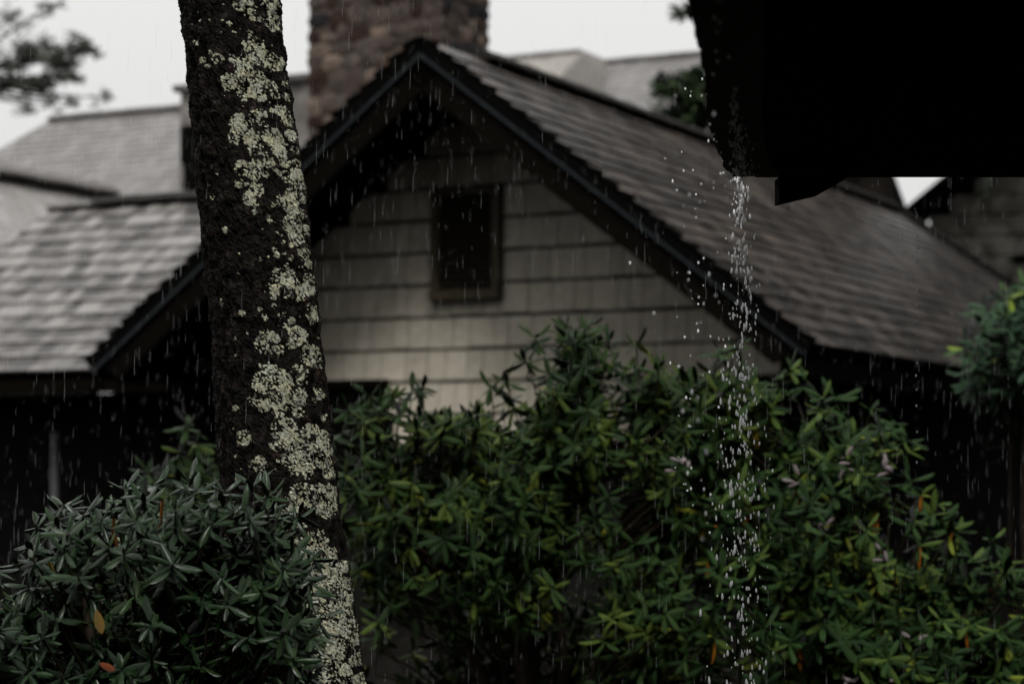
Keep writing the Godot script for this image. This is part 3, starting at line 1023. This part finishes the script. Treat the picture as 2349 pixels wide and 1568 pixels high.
	var db := on_wall(1760, 112, inv, -1.2)
	db.y = da.y
	roof_face(o, "roof_slope", da, db, Vector3(db.x, low, (da.y - low) / 0.72 - 1.2), Vector3(da.x, low, (da.y - low) / 0.72 - 1.2), 0.22, 0.32, 0, pale, 0.25, under, never)
	put("wall", box_mesh(Vector3(db.x - ra.x, low, 0.3)), trim, o, Transform3D(Basis.IDENTITY, Vector3((db.x + ra.x) / 2, low / 2, 5.0)))
	ridge_caps(o, ra, rb, 0.16, 0.05, 0.5, mat("rear cap", lin(0.12, 0.11, 0.105), 0.7))
	ridge_caps(o, da, db, 0.16, 0.05, 0.5, mat("rear cap", lin(0.12, 0.11, 0.105), 0.7))
	# dark dormer behind the hip end
	p = at(1975, 470, 44.0)
	p.y = 0
	o = thing("dark_gabled_shed", "dark steep roofed outbuilding left of the bright sky wedge under the porch eave", "outbuilding", p, -0.2)
	inv = o.transform.affine_inverse()
	var pts := []
	for q in [[1850, 560], [1850, 400], [1935, 300], [2013, 340], [2078, 480], [2092, 560]]:
		pts.append(on_wall(q[0], q[1], inv, 0))
	var gfoot := [Vector3(pts[0].x, 0, 0), Vector3(pts[5].x, 0, 0)]
	put("wall", prism_mesh([gfoot[0], pts[0], pts[1], pts[2], pts[3], pts[4], pts[5], gfoot[1]], Vector3(0, 0, -3)), mat("tarred boards", lin(0.03, 0.028, 0.027), 0.7, 3, 0.3), o)
	put("roof", prism_mesh([pts[2] + Vector3(0, 0.12, 0.3), pts[3] + Vector3(0.1, 0.12, 0.3), pts[4] + Vector3(0.06, -0.1, 0.3), pts[4] + Vector3(-0.1, -0.1, 0.3), pts[3] + Vector3(0, -0.03, 0.3)], Vector3(0, 0, -3.5)), mat("tarred roof", lin(0.035, 0.03, 0.028), 0.7, 3, 0.3), o)
	# cottage at the right edge
	p = at(2300, 500, 41.0)
	p.y = 0
	o = thing("cottage", "cottage with pale horizontal siding under a deep dark gable eave at the right edge", "house", p, -0.12)
	inv = o.transform.affine_inverse()
	var e0 := on_wall(2074, 478, inv, 0)
	var e1 := on_wall(2349, 250, inv, 0)
	var up := (e1 - e0).normalized()
	var n := Vector3(-up.y, up.x, 0)
	var apex := e0 + up * 4.2
	var far := Vector3(apex.x + (apex.x - e0.x), e0.y, 0)
	put("roof_slope", prism_mesh([e0, apex, apex - n * 0.2, e0 - n * 0.2], Vector3(0, 0, -7)), under, o)
	put("roof_slope", prism_mesh([apex, far, far + Vector3(-0.1, -0.2, 0), apex - Vector3(0, 0.2, 0)], Vector3(0, 0, -7)), under, o)
	put("barge_board", prism_mesh([e0 - n * 0.2, apex - n * 0.2, apex - n * 0.46, e0 - n * 0.46 + up * 0.1], Vector3(0, 0, -0.08)), under, o)
	var wz := -0.7
	var x0 := e0.x + 0.55
	var x1 := far.x - 0.55
	put("wall_backing", prism_mesh([Vector3(x0, 0, wz), Vector3(x0, e0.y + 0.1, wz), Vector3(apex.x, apex.y - 0.3, wz), Vector3(x1, e0.y + 0.1, wz), Vector3(x1, 0, wz)], Vector3(0, 0, -0.2)), under, o)
	var y := 0.05
	while y < apex.y - 0.6:
		var half := (apex.x - x0) * clampf((apex.y - 0.35 - y - 0.36) / (apex.y - 0.35 - e0.y), 0.05, 1.0)
		put("siding_board", prism_mesh([Vector3(apex.x - half, y, wz + 0.04), Vector3(apex.x - half, y + 0.37, wz + 0.012), Vector3(apex.x + half, y + 0.37, wz + 0.012), Vector3(apex.x + half, y, wz + 0.04)], Vector3(0, 0, -0.011)), mat("cottage paint", lin(0.48, 0.45, 0.385), 0.6, 3, 0.3), o)
		y += 0.4

# ------------------------------------------------------------------ porch roof over the camera
const PLAN := [[0.617, 5.98], [0.57, 5.77], [0.532, 5.53], [0.489, 5.24], [0.449, 4.91], [0.411, 4.57], [0.359, 4.10], [0.311, 3.72], [0.251, 3.26], [0.1, 2.2], [-0.15, 0.6], [-0.5, -2.0]]

func porch_roof() -> void:
	rng.seed = 21
	var low := 2.395
	var o := thing("porch_roof", "black underside and dripping shingled edge of a near porch roof corner", "porch roof", Vector3(2.4, 0, -3))
	var off := Vector3(2.4, 0, -3)
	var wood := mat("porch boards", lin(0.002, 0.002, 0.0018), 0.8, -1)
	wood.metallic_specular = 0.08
	var pts := []
	for q in PLAN:
		pts.append(Vector3(q[0], low, -q[1]) - off)
	var poly := pts.duplicate()
	poly.append(Vector3(4.6, low, 2.0) - off)
	poly.append(Vector3(4.6, low, -5.98) - off)
	var st := begin()
	st.set_smooth_group(-1)
	var flat := PackedVector2Array()
	for p in poly:
		flat.append(Vector2(p.x, p.z))
	var tri := Geometry2D.triangulate_polygon(flat)
	for k in range(0, tri.size(), 3):
		for h in [0.004, 0.1]:
			for j in 3:
				st.add_vertex(poly[tri[k + (j if h > 0.05 else 2 - j)]] + Vector3(0, h, 0))
	for i in poly.size():
		var a: Vector3 = poly[i]
		var b: Vector3 = poly[(i + 1) % poly.size()]
		quad(st, a + Vector3(0, 0.004, 0), b + Vector3(0, 0.004, 0), b + Vector3(0, 0.1, 0), a + Vector3(0, 0.1, 0))
	st.generate_normals()
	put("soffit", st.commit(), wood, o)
	# shingles along the curved edge: three staggered layers with ragged ends
	var edge_mat := mat("wet edge shingle", lin(0.005, 0.005, 0.0045), 0.5, 0, 3.0, 0.4)
	edge_mat.metallic_specular = 0.12
	var path := Curve3D.new()
	for p in pts:
		path.add_point(p)
	var len := path.get_baked_length()
	var d := 0.0
	while d < minf(len, 4.2):
		var w := rng.randf_range(0.05, 0.11)
		var a := path.sample_baked(d)
		var b := path.sample_baked(d + w)
		var dir := (b - a).normalized()
		var out := Vector3(-dir.z, 0, dir.x)
		if out.x > 0:
			out = -out
		for l in 3:
			var reach := rng.randf_range(-0.004, 0.005) + (0.003 if l == 0 else 0.0)
			var h := 0.002 + 0.034 * l
			put("edge_shingle", prism_mesh([a + out * reach + Vector3(0, h, 0), b + out * (reach + rng.randf_range(-0.004, 0.004)) + Vector3(0, h, 0), b - out * 0.12 + Vector3(0, h, 0), a - out * 0.12 + Vector3(0, h, 0)], Vector3(0, 0.03, 0)), edge_mat, o)
		d += w * 0.98
	put("fascia", box_mesh(Vector3(3.9, 0.14, 0.03)), wood, o, Transform3D(Basis.IDENTITY, Vector3(2.62, low + 0.074, -5.995) - off))
	# rafter tail under the edge
	var tail := []
	for q in [[1788, 404], [1788, 462], [1882, 440], [1945, 404]]:
		tail.append(at(q[0], q[1], 5.78) - off)
	put("rafter_tail", prism_mesh(tail, Vector3(0, 0, -0.1)), wood, o)
	for x in [2.4, 4.3]:
		put("post", box_mesh(Vector3(0.14, low, 0.14)), wood, o, Transform3D(Basis.IDENTITY, Vector3(x, low / 2, -5.7) - off))
	put("wall", box_mesh(Vector3(5.4, low, 0.15)), wood, o, Transform3D(Basis.IDENTITY, Vector3(2.2, low / 2, 2.1) - off))
	# pine needle caught in the edge
	var nd := thing("pine_needle", "tiny orange pine needle sticking out from the porch roof edge", "needle", at(1632, 228, 4.75))
	st = begin()
	st.set_smooth_group(0)
	tube(st, [Vector3(0.004, -0.002, 0), Vector3(-0.008, 0.001, 0.004), Vector3(-0.02, 0.008, 0.008)], [0.0016, 0.0014, 0.0007], 6)
	st.generate_normals()
	put("needle", st.commit(), mat("orange needle", lin(0.35, 0.16, 0.04), 0.4, -1), nd)

# ------------------------------------------------------------------ water
func drop_mesh(sides: int) -> ArrayMesh:
	# unit falling drop: width 1, height 1, heavier below
	var st := begin()
	st.set_smooth_group(0)
	var prof := [[0.0, 0.5], [0.22, 0.38], [0.4, 0.12], [0.5, -0.15], [0.4, -0.36], [0.2, -0.47], [0.0, -0.5]]
	for i in prof.size() - 1:
		for k in sides:
			var a := TAU * k / sides
			var b := TAU * (k + 1) / sides
			var p := [Vector3(cos(a) * prof[i][0], prof[i][1], sin(a) * prof[i][0]), Vector3(cos(b) * prof[i][0], prof[i][1], sin(b) * prof[i][0]), Vector3(cos(b) * prof[i + 1][0], prof[i + 1][1], sin(b) * prof[i + 1][0]), Vector3(cos(a) * prof[i + 1][0], prof[i + 1][1], sin(a) * prof[i + 1][0])]
			quad(st, p[0], p[1], p[2], p[3])
	st.index()
	st.generate_normals()
	return st.commit()

func water() -> void:
	rng.seed = 33
	var drop := drop_mesh(10)
	var wet := StandardMaterial3D.new()
	wet.resource_name = "white water"
	wet.albedo_color = lin(0.97, 0.97, 0.97)
	wet.roughness = 0.12
	wet.backlight_enabled = true
	wet.backlight = Color(0.9, 0.9, 0.9)
	# runoff stream from the porch corner
	var xfs := []
	for k in 560:
		var t := pow(rng.randf(), 1.25)
		var py := lerpf(392, 1640, t) + 16.0 * sin(t * 60.0) * rng.randf()
		var spread := lerpf(9.0, 34.0, minf(1.0, t * 1.6))
		var px := 1698.0 + t * 12.0 + rng.randfn() * spread * 0.85
		if rng.randf() < 0.12:
			px += rng.randf_range(-55, 50) * (0.4 + t)
		var p := at(px, py, 6.05 + rng.randfn() * 0.04)
		var w := 0.0026 + 0.0048 * pow(rng.randf(), 1.5)
		var h := w * rng.randf_range(1.6, 3.6)
		xfs.append(Transform3D(Basis(Vector3.BACK, rng.randfn() * 0.06) * Basis.from_scale(Vector3(w, h, w)), p))
	# drops creeping along the underside to the corner
	for k in 150:
		var t := pow(rng.randf(), 0.6)
		var py := lerpf(190, 405, t)
		var px := lerpf(1684, 1703, t) + rng.randfn() * lerpf(4, 15, t)
		var d := 0.79 * F / (1069.0 - py)
		var w := rng.randf_range(0.0026, 0.0066)
		xfs.append(Transform3D(Basis.from_scale(Vector3(w, w * rng.randf_range(1.2, 2.4), w)), at(px, py, d - 0.02)))
	var o := many("roof_runoff", drop, xfs, [], wet, self)
	tag(o, "sparkling stream of water drops pouring off the porch roof corner", "water")
	# drops splashing about the roof edge, at many distances
	xfs = []
	for k in 120:
		var py := rng.randf_range(180, 1250)
		var p := at(1610 + rng.randfn() * 45, py, rng.randf_range(4.0, 8.2))
		var w := rng.randf_range(0.002, 0.0065)
		xfs.append(Transform3D(Basis.from_scale(Vector3(w, w * rng.randf_range(1.1, 2.2), w)), p))
	o = many("splash_spray", drop, xfs, [], wet, self)
	tag(o, "blurred loose water drops splashing left of the roof runoff", "water")
	# drops hanging along the porch edge
	xfs = []
	for k in 130:
		var t := rng.randf()
		var i := int(t * 7)
		var a: Array = PLAN[i]
		var b: Array = PLAN[i + 1]
		var f := rng.randf()
		var w := rng.randf_range(0.002, 0.0055)
		xfs.append(Transform3D(Basis.from_scale(Vector3(w, w * 1.2, w)), Vector3(lerpf(a[0], b[0], f) - 0.003 + rng.randf() * 0.008, 2.395 + rng.randf_range(-0.004, 0.07), -lerpf(a[1], b[1], f))))
	for q in [[1640, 40], [1652, 50], [1646, 72], [1643, 117], [1646, 140], [1650, 0], [1672, 130], [1637, 170]]:
		var d: float = 0.79 * F / (1069.0 - q[1])
		xfs.append(Transform3D(Basis.from_scale(Vector3(0.006, 0.008, 0.006)), at(q[0], q[1], d - 0.03)))
	o = many("hanging_drops", drop, xfs, [], wet, self)
	tag(o, "row of tiny beads of water clinging along the porch roof edge", "water")
	# thin drip line right of the stream
	var ys := [486, 491, 497, 532, 541, 568, 577, 590, 600, 612, 636, 666, 700, 736, 768, 802, 832, 861, 893, 930, 990, 1060, 1170]
	for y in ys:
		var w := rng.randf_range(0.0022, 0.0048)
		var d := put("drip_drop", drop, wet, self, Transform3D(Basis.from_scale(Vector3(w, w * rng.randf_range(1.3, 2.4), w)), at(2104 + rng.randf_range(-2.5, 2.5), y, 5.9)))
		tag(d, "white drop falling in the thin drip line far right of the runoff stream", "water drop", "drops of the thin drip line")
	# rain
	xfs = []
	for k in 6500:
		var z := -lerpf(5.2, 15.0, pow(rng.randf(), 0.8))
		var x := rng.randf_range(-0.27, 0.27) * absf(z)
		var y := 1.6 + rng.randf_range(-0.13, 0.24) * absf(z)
		if y < 0.05 or (z > -6.2 and x > 0.1 and y > 2.3):
			continue
		xfs.append(Transform3D(Basis(Vector3.BACK, -0.015 + rng.randfn() * 0.012) * Basis.from_scale(Vector3(0.0004, 0.016 + 0.06 * pow(rng.randf(), 1.6), 0.0004)), Vector3(x, y, z)))
	var rain_mat := StandardMaterial3D.new()
	rain_mat.resource_name = "rain"
	rain_mat.albedo_color = Color(0.9, 0.92, 0.93, 0.2)
	rain_mat.transparency = BaseMaterial3D.TRANSPARENCY_ALPHA
	rain_mat.roughness = 0.2
	rain_mat.backlight_enabled = true
	rain_mat.backlight = Color(0.9, 0.9, 0.9)
	o = many("rain", drop_mesh(5), xfs, [], rain_mat, self)
	tag(o, "fine slanting rain falling everywhere in front of the house", "rain")

# ------------------------------------------------------------------
func ell(px: float, py: float, depth: float, rx: float, ry: float, rz: float, n: int) -> Array:
	var u := depth / F
	return [at(px, py, depth), Vector3(rx * u, ry * u, rz), n]

func _ready() -> void:
	# camera, sky, light
	var cam := Camera3D.new()
	cam.name = "camera"
	cam.position = EYE
	cam.rotation.x = PITCH
	cam.fov = 17.83
	cam.near = 0.1
	cam.far = 500.0
	var lens := CameraAttributesPhysical.new()
	lens.frustum_focal_length = 76.5
	lens.frustum_focus_distance = 6.15
	lens.frustum_near = 0.1
	lens.frustum_far = 500.0
	lens.exposure_aperture = 2.8
	cam.attributes = lens
	add_child(cam)
	cam.current = true
	var env := Environment.new()
	env.background_mode = Environment.BG_SKY
	var sky := Sky.new()
	# overcast: even and pale near the horizon, brightening steadily towards the zenith
	var veil := Image.create(16, 256, false, Image.FORMAT_RGBF)
	for y in 256:
		var up := sin((0.5 - (y + 0.5) / 256.0) * PI)
		var l := 0.373 + 0.78 * pow(maxf(up, 0.0), 1.8)
		for x in 16:
			veil.set_pixel(x, y, Color(l, l, l * 0.992) if up > 0.0 else Color(0.03, 0.03, 0.027))
	var sm := PanoramaSkyMaterial.new()
	sm.panorama = ImageTexture.create_from_image(veil)
	sky.sky_material = sm
	env.sky = sky
	env.tonemap_mode = Environment.TONE_MAPPER_LINEAR
	env.tonemap_exposure = 1.95
	env.sdfgi_enabled = true
	env.ssao_enabled = true
	env.ssil_enabled = true
	var we := WorldEnvironment.new()
	we.name = "world_environment"
	we.environment = env
	add_child(we)
	var sun := DirectionalLight3D.new()
	sun.name = "sun"
	sun.light_energy = 0.5
	sun.light_color = Color(1, 0.99, 0.97)
	sun.light_angular_distance = 18.0
	sun.shadow_enabled = true
	sun.rotation_degrees = Vector3(-57, 4, 0)
	add_child(sun)

	make_tab()
	for v in [[0.28, 0.10, 0.35, 0.0], [0.26, 0.22, 0.5, 0.3], [0.30, 0.04, 0.25, -0.3], [0.245, 0.3, 0.6, 0.15]]:
		leaves.append(leaf_mesh(v[0], v[1], v[2], v[3]))

	# setting
	var pm := PlaneMesh.new()
	pm.size = Vector2(700, 700)
	pm.subdivide_width = 20
	pm.subdivide_depth = 20
	var ground := put("ground", pm, mat("wet mulch", lin(0.011, 0.0095, 0.0075), 0.85, 3, 0.5, 1.5))
	ground.set_meta("kind", "structure")
	tag(ground, "dark wet ground under the shrubs", "ground")

	gable_house()
	rear_buildings()
	porch_roof()
	lichen_tree()

	# shrubs
	var deep := [[5.0, Color(0.006, 0.021, 0.005)], [4.0, Color(0.010, 0.030, 0.006)], [2.0, Color(0.018, 0.042, 0.008)], [0.4, Color(0.06, 0.085, 0.01)]]
	var o := thing("rhododendron", "glossy dark rhododendron in sharp focus at lower left before the trunk", "shrub", Vector3.ZERO)
	shrub(o, [ell(350, 1590, 5.85, 370, 470, 0.42, 147), ell(185, 1330, 5.9, 130, 190, 0.3, 55), ell(420, 1285, 5.85, 170, 190, 0.32, 66), ell(610, 1300, 5.85, 120, 190, 0.28, 61), ell(30, 1480, 5.8, 120, 200, 0.3, 46), ell(670, 1560, 5.75, 70, 260, 0.22, 46)], 0.066, deep, 41, 0.19, Vector3(-0.95, 0, -5.9), 0.5, 0.25)
	for q in [[226, 1398, 44, 0.3, Color(0.16, 0.095, 0.012), "yellow dying leaf hanging low in the shrub"], [232, 1520, 32, 1.2, Color(0.17, 0.045, 0.014), "orange dead leaf at the bottom of the shrub"]]:
		var l := put("dead_leaf", leaves[2], leaf_mat("dead %s" % q[5], (q[4] as Color).linear_to_srgb(), 0.35, 0.4), o)
		l.set_meta("label", q[5])
		var s: float = q[2] * 1.3 * 5.35 / F
		var dir := Vector3(sin(q[3]) * 0.9, -cos(q[3]), 0.1).normalized()
		var side := dir.cross(Vector3(0.2, 0.25, 1)).normalized()
		l.transform = Transform3D(Basis(dir * s, side.cross(dir) * s, side * s * 1.3), at(q[0] - 6, q[1], 5.36))
	for q in [[262, 1225, 278, 1300, Color(0.2, 0.07, 0.02)], [260, 1190, 258, 1245, Color(0.26, 0.11, 0.02)], [372, 1150, 366, 1215, Color(0.26, 0.10, 0.02)], [112, 1290, 130, 1330, Color(0.3, 0.2, 0.03)]]:
		var st := begin()
		st.set_smooth_group(0)
		tube(st, [at(q[0], q[1], 5.62), at(q[2], q[3], 5.66)], [0.0042, 0.0046], 7)
		st.generate_normals()
		put("twig", st.commit(), mat("twig %.2f" % (q[4] as Color).g, (q[4] as Color).linear_to_srgb(), 0.4, -1), o)

	var mid := [[4.0, Color(0.010, 0.024, 0.006)], [3.6, Color(0.017, 0.036, 0.008)], [2.6, Color(0.048, 0.073, 0.012)], [0.7, Color(0.14, 0.155, 0.016)], [0.3, Color(0.28, 0.20, 0.02), 1]]
	o = thing("rhododendron", "large blurred rhododendron below the gable vent, its crest reaching over the siding", "shrub", Vector3.ZERO)
	shrub(o, [ell(1130, 1190, 10.0, 330, 250, 0.85, 237), ell(900, 1150, 10.0, 130, 230, 0.6, 75), ell(1310, 1000, 10.1, 190, 210, 0.6, 105), ell(1330, 830, 10.2, 85, 85, 0.35, 27), ell(1530, 1100, 10.0, 130, 190, 0.6, 62), ell(1080, 1030, 10.1, 150, 120, 0.5, 55), ell(1470, 1440, 9.8, 170, 250, 0.7, 100), ell(1620, 990, 10.0, 100, 140, 0.45, 62), ell(1500, 930, 10.1, 110, 100, 0.4, 32), ell(1710, 960, 10.2, 65, 130, 0.4, 42), ell(1180, 1500, 10.6, 420, 260, 0.35, 75)], 0.1, mid, 52, 0.34, Vector3(0.1, 0, -10.1), 0.5, 0.3, [at(970, 885, 10.2), at(1125, 880, 10.2), at(1160, 870, 10.2), at(1310, 745, 10.2), at(1350, 750, 10.2), at(1230, 770, 10.2), at(1460, 780, 10.2), at(895, 1380, 9.4), at(870, 1420, 9.4), at(1190, 1395, 9.4), at(1010, 1330, 9.4), at(1110, 1340, 9.4), at(950, 1320, 9.4), at(800, 940, 10.0), at(850, 905, 10.1), at(785, 990, 10.0), at(840, 960, 9.9), at(900, 900, 10.0), at(945, 885, 10.1), at(770, 1040, 10.0), at(1560, 850, 10.0), at(1510, 840, 10.0), at(1620, 870, 10.0)])
	var mid2 := [[4.0, Color(0.010, 0.025, 0.007)], [3.6, Color(0.016, 0.037, 0.009)], [2.6, Color(0.043, 0.073, 0.013)], [0.6, Color(0.12, 0.145, 0.018)], [1.0, Color(0.36, 0.13, 0.012), 1]]
	o = thing("rhododendron", "large blurred rhododendron with orange dying leaves at lower right, behind the runoff stream", "shrub", Vector3.ZERO)
	shrub(o, [ell(1900, 1420, 9.6, 330, 400, 0.85, 237), ell(1900, 1080, 9.8, 210, 190, 0.6, 75), ell(2150, 1420, 9.6, 220, 240, 0.6, 75), ell(1720, 1200, 9.8, 120, 280, 0.6, 57), ell(2300, 1560, 9.5, 150, 180, 0.5, 41)], 0.1, mid2, 63, 0.34, Vector3(1.6, 0, -9.8), 0.5, 0.3, [at(1690, 790, 9.8), at(1655, 800, 9.8), at(1700, 830, 9.8), at(1810, 840, 9.9), at(1850, 870, 9.9), at(1790, 870, 9.9)])
	# pale spent blossoms
	var spent := mat("spent blossom", lin(0.11, 0.088, 0.09), 0.7, -1)
	rng.seed = 71
	for q in [[1960, 1060], [1830, 1095], [2035, 1085], [1890, 1215], [2030, 1280], [2060, 1560], [2120, 1460], [1950, 1560], [1560, 1065]]:
		var c := at(q[0], q[1], 9.1)
		for k in rng.randi_range(3, 6):
			var dir := Vector3(rng.randfn(), rng.randfn() + 0.6, rng.randfn()).normalized()
			var side := dir.cross(Vector3(0.3, 0.2, 1)).normalized()
			put("petal", leaves[3], spent, o, Transform3D(Basis(dir * 0.05, side.cross(dir) * 0.05, side * 0.07), c + Vector3(rng.randfn(), rng.randfn(), 0) * 0.02))
	o = thing("rhododendron", "blurred bluish green rhododendron at the right edge in front of the roof eave", "shrub", Vector3.ZERO)
	shrub(o, [ell(2390, 800, 12.5, 170, 150, 0.6, 51), ell(2340, 850, 12.6, 120, 100, 0.5, 33), ell(2380, 680, 12.6, 90, 60, 0.4, 12)], 0.13, [[4.0, Color(0.020, 0.045, 0.022)], [4.0, Color(0.03, 0.062, 0.03)], [2.0, Color(0.042, 0.08, 0.028)], [1.5, Color(0.13, 0.18, 0.02)]], 74, 0.34, Vector3(3.1, 0, -12.8))
	o = thing("rhododendron", "small blurred rhododendron between the trunk and the dark wing wall", "shrub", Vector3.ZERO)
	shrub(o, [ell(450, 1170, 10.5, 95, 150, 0.35, 29), ell(420, 1320, 10.5, 160, 240, 0.5, 39)], 0.11, mid, 85, 0.34, Vector3(-1.5, 0, -10.6), 0.5, 0.3, [at(430, 965, 10.4), at(445, 1010, 10.4), at(415, 1035, 10.4), at(340, 1080, 10.4)])

	# far trees
	rng.seed = 90
	o = thing("sparse_tree", "pale blurred tree top against the sky in the upper left corner", "tree", Vector3(-13.5, 0, -50))
	var clumps := []
	for q in [[20, 180, 34, 120], [70, 120, 40, 200], [140, 130, 44, 210], [190, 110, 26, 120], [110, 175, 40, 180], [50, 190, 34, 140], [160, 170, 30, 90], [20, 40, 40, 50], [110, 15, 24, 40], [170, 235, 16, 20], [240, 225, 20, 24], [60, 240, 24, 30], [120, 240, 20, 16], [-100, 120, 120, 700], [-150, -60, 150, 700]]:
		clumps.append([at(q[0], q[1], 50.0) - o.position, q[2] * 50.0 / F * 1.2, q[3] * 2.8])
	crown(o, clumps, 0.16, Color(0.075, 0.08, 0.065), 91)
	var st := begin()
	st.set_smooth_group(0)
	var fork: Vector3 = at(-160, 160, 50.0) - o.position
	tube(st, [Vector3.ZERO, Vector3(0.1, fork.y * 0.5, 0), fork], [0.3, 0.24, 0.14], 10)
	st.generate_normals()
	put("trunk", st.commit(), mat("limb bark", lin(0.04, 0.032, 0.026), 0.8), o)
	for c in clumps.slice(0, 13):
		st = begin()
		st.set_smooth_group(0)
		tube(st, [fork, fork.lerp(c[0], 0.6) - Vector3(0, 0.15, 0), c[0]], [0.06, 0.035, 0.012], 6)
		st.generate_normals()
		put("limb", st.commit(), mat("limb bark", lin(0.04, 0.032, 0.026), 0.8), o)
	o = thing("leafy_tree", "dark green tree behind the rear roofs, showing left of the porch roof edge", "tree", Vector3(6.3, 0, -37.5))
	clumps = []
	for q in [[1565, 225, 44, 420], [1610, 195, 34, 260], [1530, 200, 26, 200], [1600, 265, 40, 300], [1660, 230, 60, 400], [1572, 22, 15, 40], [1612, 8, 20, 60], [1640, -60, 60, 300], [1760, 200, 110, 700], [1900, 170, 130, 800], [2050, 200, 120, 800], [2200, 150, 130, 800], [1850, -100, 200, 1200], [2100, -120, 220, 1300], [1800, -400, 220, 1300], [2100, -450, 250, 1400], [1950, -750, 230, 1300], [2350, -100, 200, 1000]]:
		clumps.append([at(q[0], q[1], 37.5) - o.position, q[2] * 37.5 / F * 1.2, q[3]])
	crown(o, clumps, 0.24, Color(0.022, 0.038, 0.015), 92)
	st = begin()
	st.set_smooth_group(0)
	tube(st, [Vector3.ZERO, Vector3(0, 8, 0), Vector3(-0.2, 16, 0)], [0.4, 0.3, 0.1], 10)
	st.generate_normals()
	put("trunk", st.commit(), mat("limb bark", lin(0.04, 0.032, 0.026), 0.8), o)
	for c in clumps:
		st = begin()
		st.set_smooth_group(0)
		tube(st, [Vector3(0, clampf(c[0].y - 1.5, 3, 15), 0), c[0]], [0.12, 0.03], 6)
		st.generate_normals()
		put("limb", st.commit(), mat("limb bark", lin(0.04, 0.032, 0.026), 0.8), o)

	for q in [["unseen tree added behind the main roof to darken its reflection, hidden by the porch roof", 6.2, 38.0], ["unseen tree added behind the right cottage to darken the roof reflection, hidden by the porch roof", 10.6, 42.0]]:  # added out of sight so the right roof slope mirrors dark leaves
		o = thing("added_tree", q[0], "tree", Vector3(q[1], 0, -q[2]))
		clumps = []
		for j in 7:
			clumps.append([Vector3(sin(j * 2.4) * 1.6, 11.3 + j * 1.5, cos(j * 2.4) * 1.4), 2.6, 420])
		crown(o, clumps, 0.8, Color(0.022, 0.036, 0.014), 150 + int(q[1]))
		st = begin()
		st.set_smooth_group(0)
		tube(st, [Vector3.ZERO, Vector3(0, 11, 0), Vector3(0, 21, 0)], [0.35, 0.24, 0.05], 9)
		st.generate_normals()
		put("trunk", st.commit(), mat("limb bark", lin(0.04, 0.032, 0.026), 0.8), o)
	# added out of view to block low sky light: a building, tall trees
	var added_lodge := thing("added_lodge", "unseen dark building added behind the camera to block low sky light", "house", Vector3(1.5, 0, 5.5))
	put("wall", box_mesh(Vector3(17, 6.5, 5.5)), mat("porch boards", lin(0.002, 0.002, 0.0018), 0.8, -1), added_lodge, Transform3D(Basis.IDENTITY, Vector3(0, 3.25, 0)))
	put("roof", prism_mesh([Vector3(-9.2, 6.3, -3.4), Vector3(-9.2, 9.4, 0), Vector3(-9.2, 6.3, 3.4)], Vector3(18.4, 0, 0)), mat("lodge roof", lin(0.06, 0.053, 0.05), 0.6, 0, 1.0), added_lodge)
	var wheres := ["right of the gable house's front corner", "beside the right roof slope, in the first row", "behind the corner shrub on the right", "in the second row right, nearer one", "in the second row right, middle one", "beside the cottage, farthest back", "right of the near shrubs and the porch", "right of the porch roof", "far left behind the lodge", "left of centre behind the lodge", "straight behind the lodge", "right of centre behind the lodge", "far right beside the lodge", "far left beside the lodge", "left end of the row behind the lodge", "left of the near shrub, nearer one", "left of the near shrub, farther one", "just left of the lodge"]
	var k := 0
	for q in [[8.3, -16.8, 24], [9.6, -21.5, 25], [9.6, -28, 22], [13.5, -18, 26], [14, -27, 24], [12.5, -35, 22], [7.5, -12.6, 17], [10, -4.5, 25], [-16, 13, 27], [-9, 16, 29], [-1, 15, 27], [6, 17, 29], [14, 12, 28], [20, 3, 26], [-19, 4, 24], [-10.5, -7, 25], [-13, -13.5, 26], [-8.5, 1.5, 25]]:
		var tr := thing("added_tree", "unseen tall tree added to block sky light, %s" % wheres[k], "tree", Vector3(q[0], 0, q[1]))
		var cl := []
		for j in 9:
			var f := j / 8.0
			cl.append([Vector3(sin(j * 2.1) * 0.7, q[2] * lerpf(0.14, 0.95, f), cos(j * 2.1) * 0.7), lerpf(3.2, 1.3, f), 420])
		crown(tr, cl, 0.8, Color(0.022, 0.036, 0.014), 200 + k)
		st = begin()
		st.set_smooth_group(0)
		tube(st, [Vector3.ZERO, Vector3(0, q[2] * 0.5, 0), Vector3(0, q[2], 0)], [0.35, 0.24, 0.05], 9)
		st.generate_normals()
		put("trunk", st.commit(), mat("limb bark", lin(0.04, 0.032, 0.026), 0.8), tr)
		k += 1

	water()
